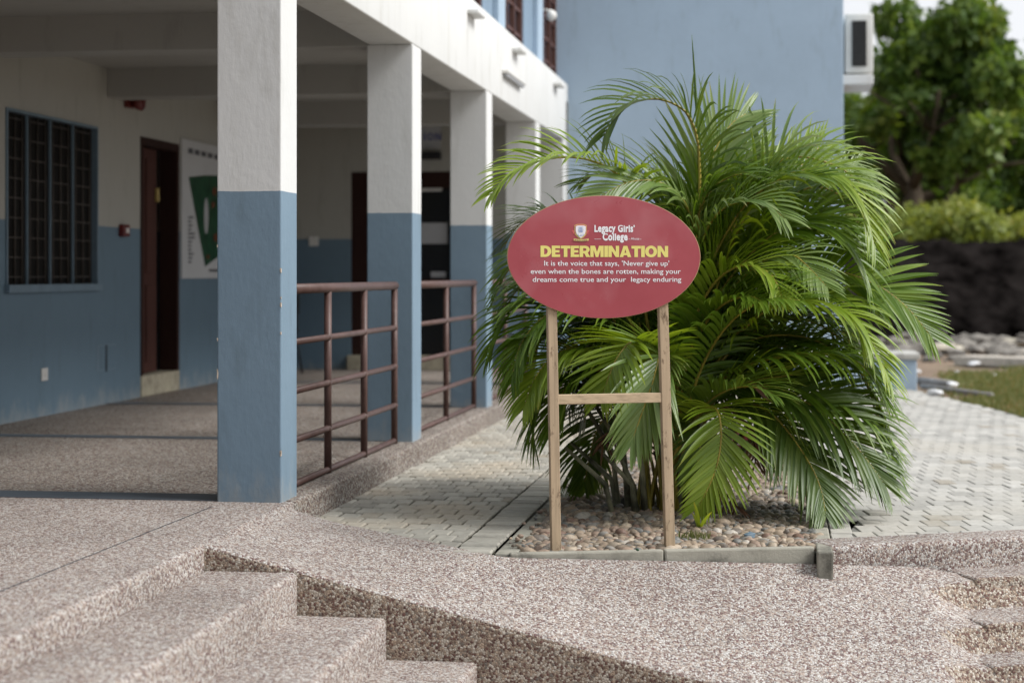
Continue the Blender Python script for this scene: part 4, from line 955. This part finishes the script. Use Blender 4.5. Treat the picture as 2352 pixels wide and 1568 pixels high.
FR([(1570, 900), (1640, 700), (1720, 590), (1810, 520), (1900, 520), (1980, 590), (2020, 680)], -.15, 10, start=.42, L=.36, mat=G, vee=25, twist=35, droop=.7, pairs=48)
FR([(1550, 900), (1580, 700), (1610, 560), (1660, 480), (1740, 460), (1800, 500)], -.45, 5, start=.45, L=.34, mat=GY, vee=25, twist=30, droop=.8, pairs=44)
# low fans in the heart of the clump
FR([(1575, 1060), (1600, 1000), (1610, 985), (1606, 1040), (1590, 1100)], [9.0, 8.85, 8.75, 8.7, 8.7], 2, start=.5, L=.20, mat=DK, vee=10, twist=0, droop=.6, pairs=28)
for (x, y) in ((1620, 700), (1650, 560), (1700, 700), (1560, 760), (1740, 780), (1820, 860)):
    FR([(1550, 1000), ((1550+x)/2, (960+y)/2-20), (x, y)], rb.uniform(-.3, .3), 5, start=.55, L=.30, mat=rb.choice([G, DK, BR]), vee=25, twist=rb.uniform(-60, 60), droop=.5, pairs=28)
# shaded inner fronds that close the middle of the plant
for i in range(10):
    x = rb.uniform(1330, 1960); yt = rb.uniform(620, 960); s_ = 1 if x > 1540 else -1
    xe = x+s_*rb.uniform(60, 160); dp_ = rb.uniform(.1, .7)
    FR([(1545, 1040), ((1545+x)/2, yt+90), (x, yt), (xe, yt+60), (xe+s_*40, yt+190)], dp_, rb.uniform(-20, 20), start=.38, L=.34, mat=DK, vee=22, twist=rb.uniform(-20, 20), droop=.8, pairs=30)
# dead frond and dry leaflets at the foot
def dead(pix, dep, L=.2):
    P = [PD(x, y, d_) for (x, y), d_ in zip(pix, dep)]; m_ = MB(); pts = spline(P, 14); m_.tube(pts, .004, 5); o = m_.build('dead_frond', 'dead_leaf', palm); Rb = Ribbons()
    for i in range(4, 15):
        t_ = (pts[min(i+1, 14)]-pts[i-1]).normalized()
        for sgn in (-1, 1): Rb.add(pts[i], (t_*.6+Vector((sgn*rb.uniform(.2, .8), rb.uniform(-.3, .3), -.3))), Vector((0, -1, .2)), L*rb.uniform(.5, 1), .010, 1.2, 5, rb.random(), .8)
    lo = npobj('leaflets', Rb.mesh('leaflets', ['dead_leaf']), None, kind='stuff'); lo.parent = o
dead([(1590, 1000), (1640, 930), (1700, 960), (1730, 1010), (1735, 1060)], [9.0, 8.9, 8.8, 8.8, 8.8])
dead([(1560, 1120), (1610, 1110), (1660, 1130), (1690, 1160)], [8.95, 8.85, 8.8, 8.8], .14)
dead([(1510, 1050), (1450, 1000), (1410, 990), (1385, 1020)], [9, 8.95, 8.9, 8.9], .14)
m_ = MB(); sh = spline([PD(1702, 862, 8.75), PD(1730, 880, 8.74), (PD(1762, 905, 8.76)), PD(1785, 925, 8.8)], 8)
Rb = Ribbons(); Rb.add(sh[-1], (sh[0]-sh[-1]), Vector((0, -1, .3)), .18, .045, .0, 8, .4, 1.0); npobj('dry_sheath', Rb.mesh('dry_sheath', ['dead_leaf']), palm)

# little plants in the pebbles
t_ = thing('seedling', 'bright green seedling sprouting from the pebbles at the palm foot', 'plant', PZ(1612, 1205, ZP)); Rb = Ribbons(); b_ = PZ(1606, 1215, ZP)
for (x, y, wd) in ((1598, 1172, .020), (1626, 1190, .016), (1594, 1190, .012)):
    Rb.add(b_, (PD(x, y, 8.45)-b_)+Vector((0, 0, .02)), Vector((0, -1, .4)), (PD(x, y, 8.45)-b_).length*1.5, wd, .6, 6, .9)
npobj('leaves', Rb.mesh('leaves', ['frond_bright']), t_)
t_ = thing('clipped_grass_tuft', 'clipped straw coloured grass tuft beside the right sign post', 'grass tuft', PZ(1600, 1230, ZP)); Rb = Ribbons(); b_ = PZ(1595, 1236, ZP)
for i in range(70): Rb.add(b_+Vector((rb.gauss(0, .035), rb.gauss(0, .02), -.005)), Vector((rb.gauss(0, .3), rb.gauss(0, .3), 1)), Vector((0, -1, 0)), rb.uniform(.02, .05), .005, .0, 3, rb.random())
npobj('blades', Rb.mesh('blades', ['grass_leaf']), t_, kind='stuff')
t_ = thing('red_leaved_plant', 'small dark red leaved plant in the bed behind the palm', 'plant', PZ(1735, 1060, ZP)); Rb = Ribbons(); b_ = PZ(1735, 1060, ZP)
for i in range(90): Rb.add(b_+Vector((rb.gauss(0, .10), rb.gauss(0, .1), rb.uniform(0, .15))), Vector((rb.gauss(0, .6), rb.gauss(0, .6), 1)), Vector((0, -1, .2)), rb.uniform(.08, .18), .02, .5, 4, rb.random())
npobj('leaves', Rb.mesh('leaves', ['red_leaf']), t_)

# ================================================================== BACKGROUND
def leaves(centres, n, size, rg, squash=.8):
    c = np.array([q[:3] for q in centres]); r = np.array([q[3] for q in centres]); wgt = r**2.2; wgt /= wgt.sum()
    k = rg.choice(len(c), n, p=wgt); dv = rg.normal(size=(n, 3)); dv /= np.linalg.norm(dv, axis=1)[:, None]
    rad = r[k]*(.55+.5*rg.random(n)**.6); P = c[k] + dv*rad[:, None]*np.array([1, 1, squash])
    a = rg.normal(size=(n, 3)); a[:, 2] -= .3; a /= np.linalg.norm(a, axis=1)[:, None]
    b = np.cross(a, dv + rg.normal(size=(n, 3))*.6); b /= np.linalg.norm(b, axis=1)[:, None]+1e-6
    s = size*rg.uniform(.6, 1.4, n)[:, None]
    V = np.stack([P, P+a*s*.5+b*s*.32, P+a*s*1.1, P+a*s*.5-b*s*.32], 1).reshape(-1, 3)
    F = np.arange(n*4).reshape(-1, 4); rn = np.repeat(np.clip(rg.random(n)*.7 + .5*rg.random(len(c))[k]-.1, 0, 1), 4)
    return V, F, rn
def tree(label, x, y, h, spread, seed, nl=26000, size=.16, ncl=46, zlow=1.4, mat='tree_leaf', group=None, shift=(0, 0)):
    rg = np.random.default_rng(seed); t = thing('tree', label, 'tree', (x, y, -.16), group); m_ = MB(); tips = []
    th = h*.32; trunk = [Vector((x, y, -.3)), Vector((x+rg.normal(0, .1), y, th*.5)), Vector((x+shift[0]*.3, y, th))]
    m_.tube(trunk, [h*.03, h*.024, h*.02], 10); lm = MB()
    for i in range(9):
        az = 6.28*i/9+rg.normal(0, .3); el = rg.uniform(.25, 1.3); L = spread*rg.uniform(.6, 1.0)
        p0 = trunk[-1]+Vector((0, 0, -rg.random()*th*.4)); d = Vector((math.cos(az)*math.cos(el), math.sin(az)*math.cos(el), math.sin(el)))
        p1 = p0+d*L*.55; p2 = p1+(d+Vector((rg.normal(0, .3), rg.normal(0, .3), .35))).normalized()*L*.6
        lm.tube([p0, p1, p2], [h*.013, h*.009, h*.004], 7); tips += [p1, p2]
        for j in range(3):
            p3 = p1.lerp(p2, rg.random())+Vector(rg.normal(0, spread*.18, 3)); lm.tube([p1.lerp(p2, .3), p3], [h*.006, h*.002], 5); tips.append(p3)
    m_.build('trunk', 'bark', t); lm.build('limbs', 'bark', t)
    cen = []
    for i in range(ncl):
        b_ = tips[rg.integers(len(tips))]; q = b_ + Vector(rg.normal(0, spread*.22, 3)); q.z = max(zlow, min(h, q.z+rg.uniform(-.1, .9))); cen.append((q.x, q.y, q.z, spread*rg.uniform(.10, .23)))
    V, F, rn = leaves(cen, nl, size, rg); npobj('crown', npmesh('crown', V, F, [mat], rn, smooth=False), t, kind='stuff')
    return t
def at(x, d): s = (x-HX)/FPX*d; return sdw(s, d, 0)
p = at(2095, 40); tree('big dark green tree with a dense crown right beside the blue tower', p.x, p.y, 9.3, 3.3, 3, 27000, .21, 56, 2.0)
p = at(2235, 44); tree('tall green tree with an open crown letting pale sky through', p.x, p.y, 7.4, 2.6, 8, 15000, .20, 30, 2.2)
p = at(2400, 42); tree('dark tree cut by the right edge of the view', p.x, p.y, 6.2, 1.8, 12, 9000, .18, 16, 2.4)
p = at(1990, 50); tree('green tree standing behind the corner of the tower', p.x, p.y, 8.6, 2.8, 14, 16000, .2, 44, 1.5)
# shrubs behind the spoil heap
labs = ['low yellow green bush left of the others behind the dark heap', 'broad pale green bush in the middle behind the dark heap', 'tall light green bush between two others behind the heap', 'olive green bush at the right behind the dark heap', 'bushy green shrub by the right frame edge behind the heap']
for i, (x, d, h, r) in enumerate([(2040, 36.5, 2.3, 1.5), (2125, 37, 2.5, 1.4), (2205, 36, 2.5, 1.4), (2285, 37, 2.55, 1.5), (2375, 36.5, 2.5, 1.4)]):
    q = at(x, d); rg = np.random.default_rng(40+i); t = thing('bush', labs[i], 'bush', (q.x, q.y, -.1), 'bushes behind the spoil heap')
    cen = [(q.x+rg.normal(0, r*.45), q.y+rg.normal(0, .5), rg.uniform(.2, h-.35), r*rg.uniform(.22, .4)) for _ in range(26)]
    V, F, rn = leaves(cen, 9000, .13, rg); npobj('foliage', npmesh('foliage', V, F, ['bush_leaf'], rn, smooth=False), t, kind='stuff')
    m_ = MB()
    for k in range(4): m_.tube([(q.x+.1*k-.2, q.y, -.2), (q.x+rg.normal(0, .4), q.y, h*.6)], [.03, .012], 6)
    m_.build('stem', 'bark', t)
# far wood that closes the horizon
rg = np.random.default_rng(77); cen = []
for i in range(150):
    q = at(rg.uniform(1500, 2900), rg.uniform(58, 75)); cen.append((q.x, q.y, rg.uniform(-.2, 1.6), rg.uniform(.9, 1.5)))
V, F, rn = leaves(cen, 45000, .34, rg); npobj('far_wood', npmesh('far_wood', V, F, ['tree_leaf'], rn, smooth=False), kind='stuff', label='far dark wood closing the view behind the trees', cat='wood')
# spoil heap : a long bank of black earth
m_ = MB(); V = []; F = []; nx, ny = 90, 26; rg = np.random.default_rng(9)
from mathutils import noise as mn
for j in range(ny+1):
    for i in range(nx+1):
        q = at(1780+i*11.5, 30.2+j*.24); v = j/ny
        top = 1.60 + .10*mn.noise(Vector((q.x*.5, 0, 3)))+.03*mn.noise(Vector((q.x*2.5, 0, 1))) - .12*max(0, (i-55)/35)
        z = -.2 + (top+.2)*min(1, (v/.42))**.75*(1-max(0, (v-.75)/.25)**2)
        z += .22*mn.noise(Vector((q.x*1.3, q.y*1.3, 0)))*min(1, v*5)*(1 if v < .4 else .4) + .12*mn.noise(Vector((q.x*4, q.y*4, 5)))*min(1, v*5)
        V.append((q.x, q.y, z))
for j in range(ny):
    for i in range(nx): k = j*(nx+1)+i; F.append((k, k+1, k+2+nx, k+1+nx))
m_.add(V, F, True); m_.build('soil_bank', 'soil_dark', kind='structure')
# rubble at its foot
rg = np.random.default_rng(31); Vs = []; Fs = []; k = 0
rub = [(2300, 790, .34, 'rock_pale', 'large pale flat stone on the rubble below the dark heap', (1, .7, .4)), (2157, 803, .34, 'rock_pale', 'long tan stone lying askew in the rubble left of the plank', (1.2, .5, .35)), (2245, 805, .25, 'rock', 'grey broken stone in the middle of the rubble', (1, .7, .6)), (2105, 795, .22, 'rock_pale', 'rounded pinkish stone at the left end of the rubble', (1, .7, .6)), (2340, 812, .26, 'rock', 'dark grey stone at the right end of the rubble', (1.1, .7, .6)), (2200, 800, .2, 'rock_pale', 'small cream stone beside the long tan stone', (1, .8, .7))]
for i, (x, y, r, mt, lab, sq) in enumerate(rub):
    q = PZ(x, y+12, -.16); stone('rubble_stone', mt, q+Vector((0, 0, r*.35)), r, lab, 'stone', sq, 50+i, group='stones in the rubble')
for i in range(260):
    d_ = rg.uniform(25, 30); q = at(rg.uniform(1980, 2480), d_); r = .04+.2*rg.random()**2.2; r *= (1 if d_ > 27 else .5)
    P = shape(JV, rg)*r + (q.x, q.y, -.15+r*.25+max(0, d_-27.5)*.06); Vs.append(P); Fs.append(JF+k); k += len(P)
npobj('rubble', npmesh('rubble', np.concatenate(Vs), np.concatenate(Fs), ['rock'], smooth=False), kind='stuff', label='grey rubble strewn at the foot of the dark heap', cat='rubble')
# plank, poles and litter
def plank(x0, y0, x1, y1, w_, h_, name, mat, label, cat):
    a, b = PZ(x0, y0, -.14), PZ(x1, y1, -.14); d = b-a; nrm = Vector((-d.y, d.x, 0)).normalized()*w_; m_ = MB(); m_.obox(a, d, nrm, (0, 0, h_)); return m_.build(name, mat, None, .01, 2, label=label, cat=cat)
plank(2190, 838, 2480, 850, .5, .12, 'plank', 'plank_wood', 'long pale board lying on the ground before the rubble', 'board')
def pole(x0, y0, x1, y1, r, lab):
    a, b = PZ(x0, y0, -.16), PZ(x1, y1, -.16); a.z = b.z = -.15+r; t = tubeo('pole', 'pole_grey', [a, b], r, None, 10, label=lab, cat='pole')
pole(2112, 886, 2185, 895, .045, 'thick grey pipe lying at the paving edge beside the blue plinth'); pole(2118, 895, 2278, 917, .028, 'thin grey pole lying along the edge of the grass')
for i, (x, y, r, lab) in enumerate([(2188, 895, .085, 'white plastic bag on the end of the grey pipe'), (2150, 912, .075, 'crumpled white bag on the paving corner by the poles'), (2236, 843, .08, 'white bundle lying on the long pale board'), (2283, 866, .045, 'small white scrap on the bare earth before the board'), (2197, 860, .045, 'pale scrap of litter on the earth left of the board'), (2062+45, 858, .05, 'pinkish white scrap beside the blue plinth')]):
    stone('litter', 'plastic_bag', PZ(x, y, -.15)+Vector((0, 0, r*.6)), r, lab, 'litter', (1, .8, .8), 80+i)
# grass patch
rg = np.random.default_rng(90); Rb = Ribbons(); cnt = 0
edge2 = [(e.x, e.y) for e in edge]
while cnt < 9000:
    d_ = rg.uniform(13.5, 27)**1.0; x = rg.uniform(2130, 2480); q = at(x, d_)
    if inpoly(q.x, q.y, polyR): continue
    py = HY+FPX*(CH+.15)/d_; bare = (x-2120)/200 + mn.noise(Vector((q.x*1.2, q.y*.7, 2)))*.9 - max(0, (870-py))/28*.9
    if bare < .25+rg.random()*.5: continue
    Rb.add(Vector((q.x, q.y, -.165)), Vector((rg.normal(0, .4), rg.normal(0, .4), 1)), Vector((0, -1, .1)), rg.uniform(.04, .10), .014, .5, 2, rg.random(), .3); cnt += 1
npobj('grass', Rb.mesh('grass', ['grass_leaf']), kind='stuff', label='patch of short green grass beside the paving', cat='grass')

a_i, b_i = XY(19.765, 975), XY(19.765, 998); z_i = ZA(a_i, 19.765, 323)
def glyph(polys, x0, nm='lettering'):
    m_ = MB()
    for q in polys: m_.prism([(x0+x, 19.7685, z_i+z) for x, z in q], (0, .0015, 0))
    return m_.build(nm, 'print_navy', bpy.data.objects['door_sign'])
hh = .085; ww = (b_i-a_i)
glyph([[(0, 0), (.02, 0), (.02, hh), (0, hh)]], a_i-.01)
rr_ = [(.045+.035*math.cos(q*math.pi/8), hh/2+hh/2*math.sin(q*math.pi/8)) for q in range(17)]; ri_ = [(.045+.018*math.cos(q*math.pi/8), hh/2+hh*.3*math.sin(q*math.pi/8)) for q in range(17)]
glyph([rr_[:9]+ri_[:9][::-1]], a_i+.02); glyph([rr_[8:]+ri_[8:][::-1]], a_i+.02)
glyph([[(0, 0), (.017, 0), (.017, hh*.62), (.05, 0), (.066, 0), (.066, hh), (.049, hh), (.049, hh*.36), (.016, hh), (0, hh)]], a_i+.115)
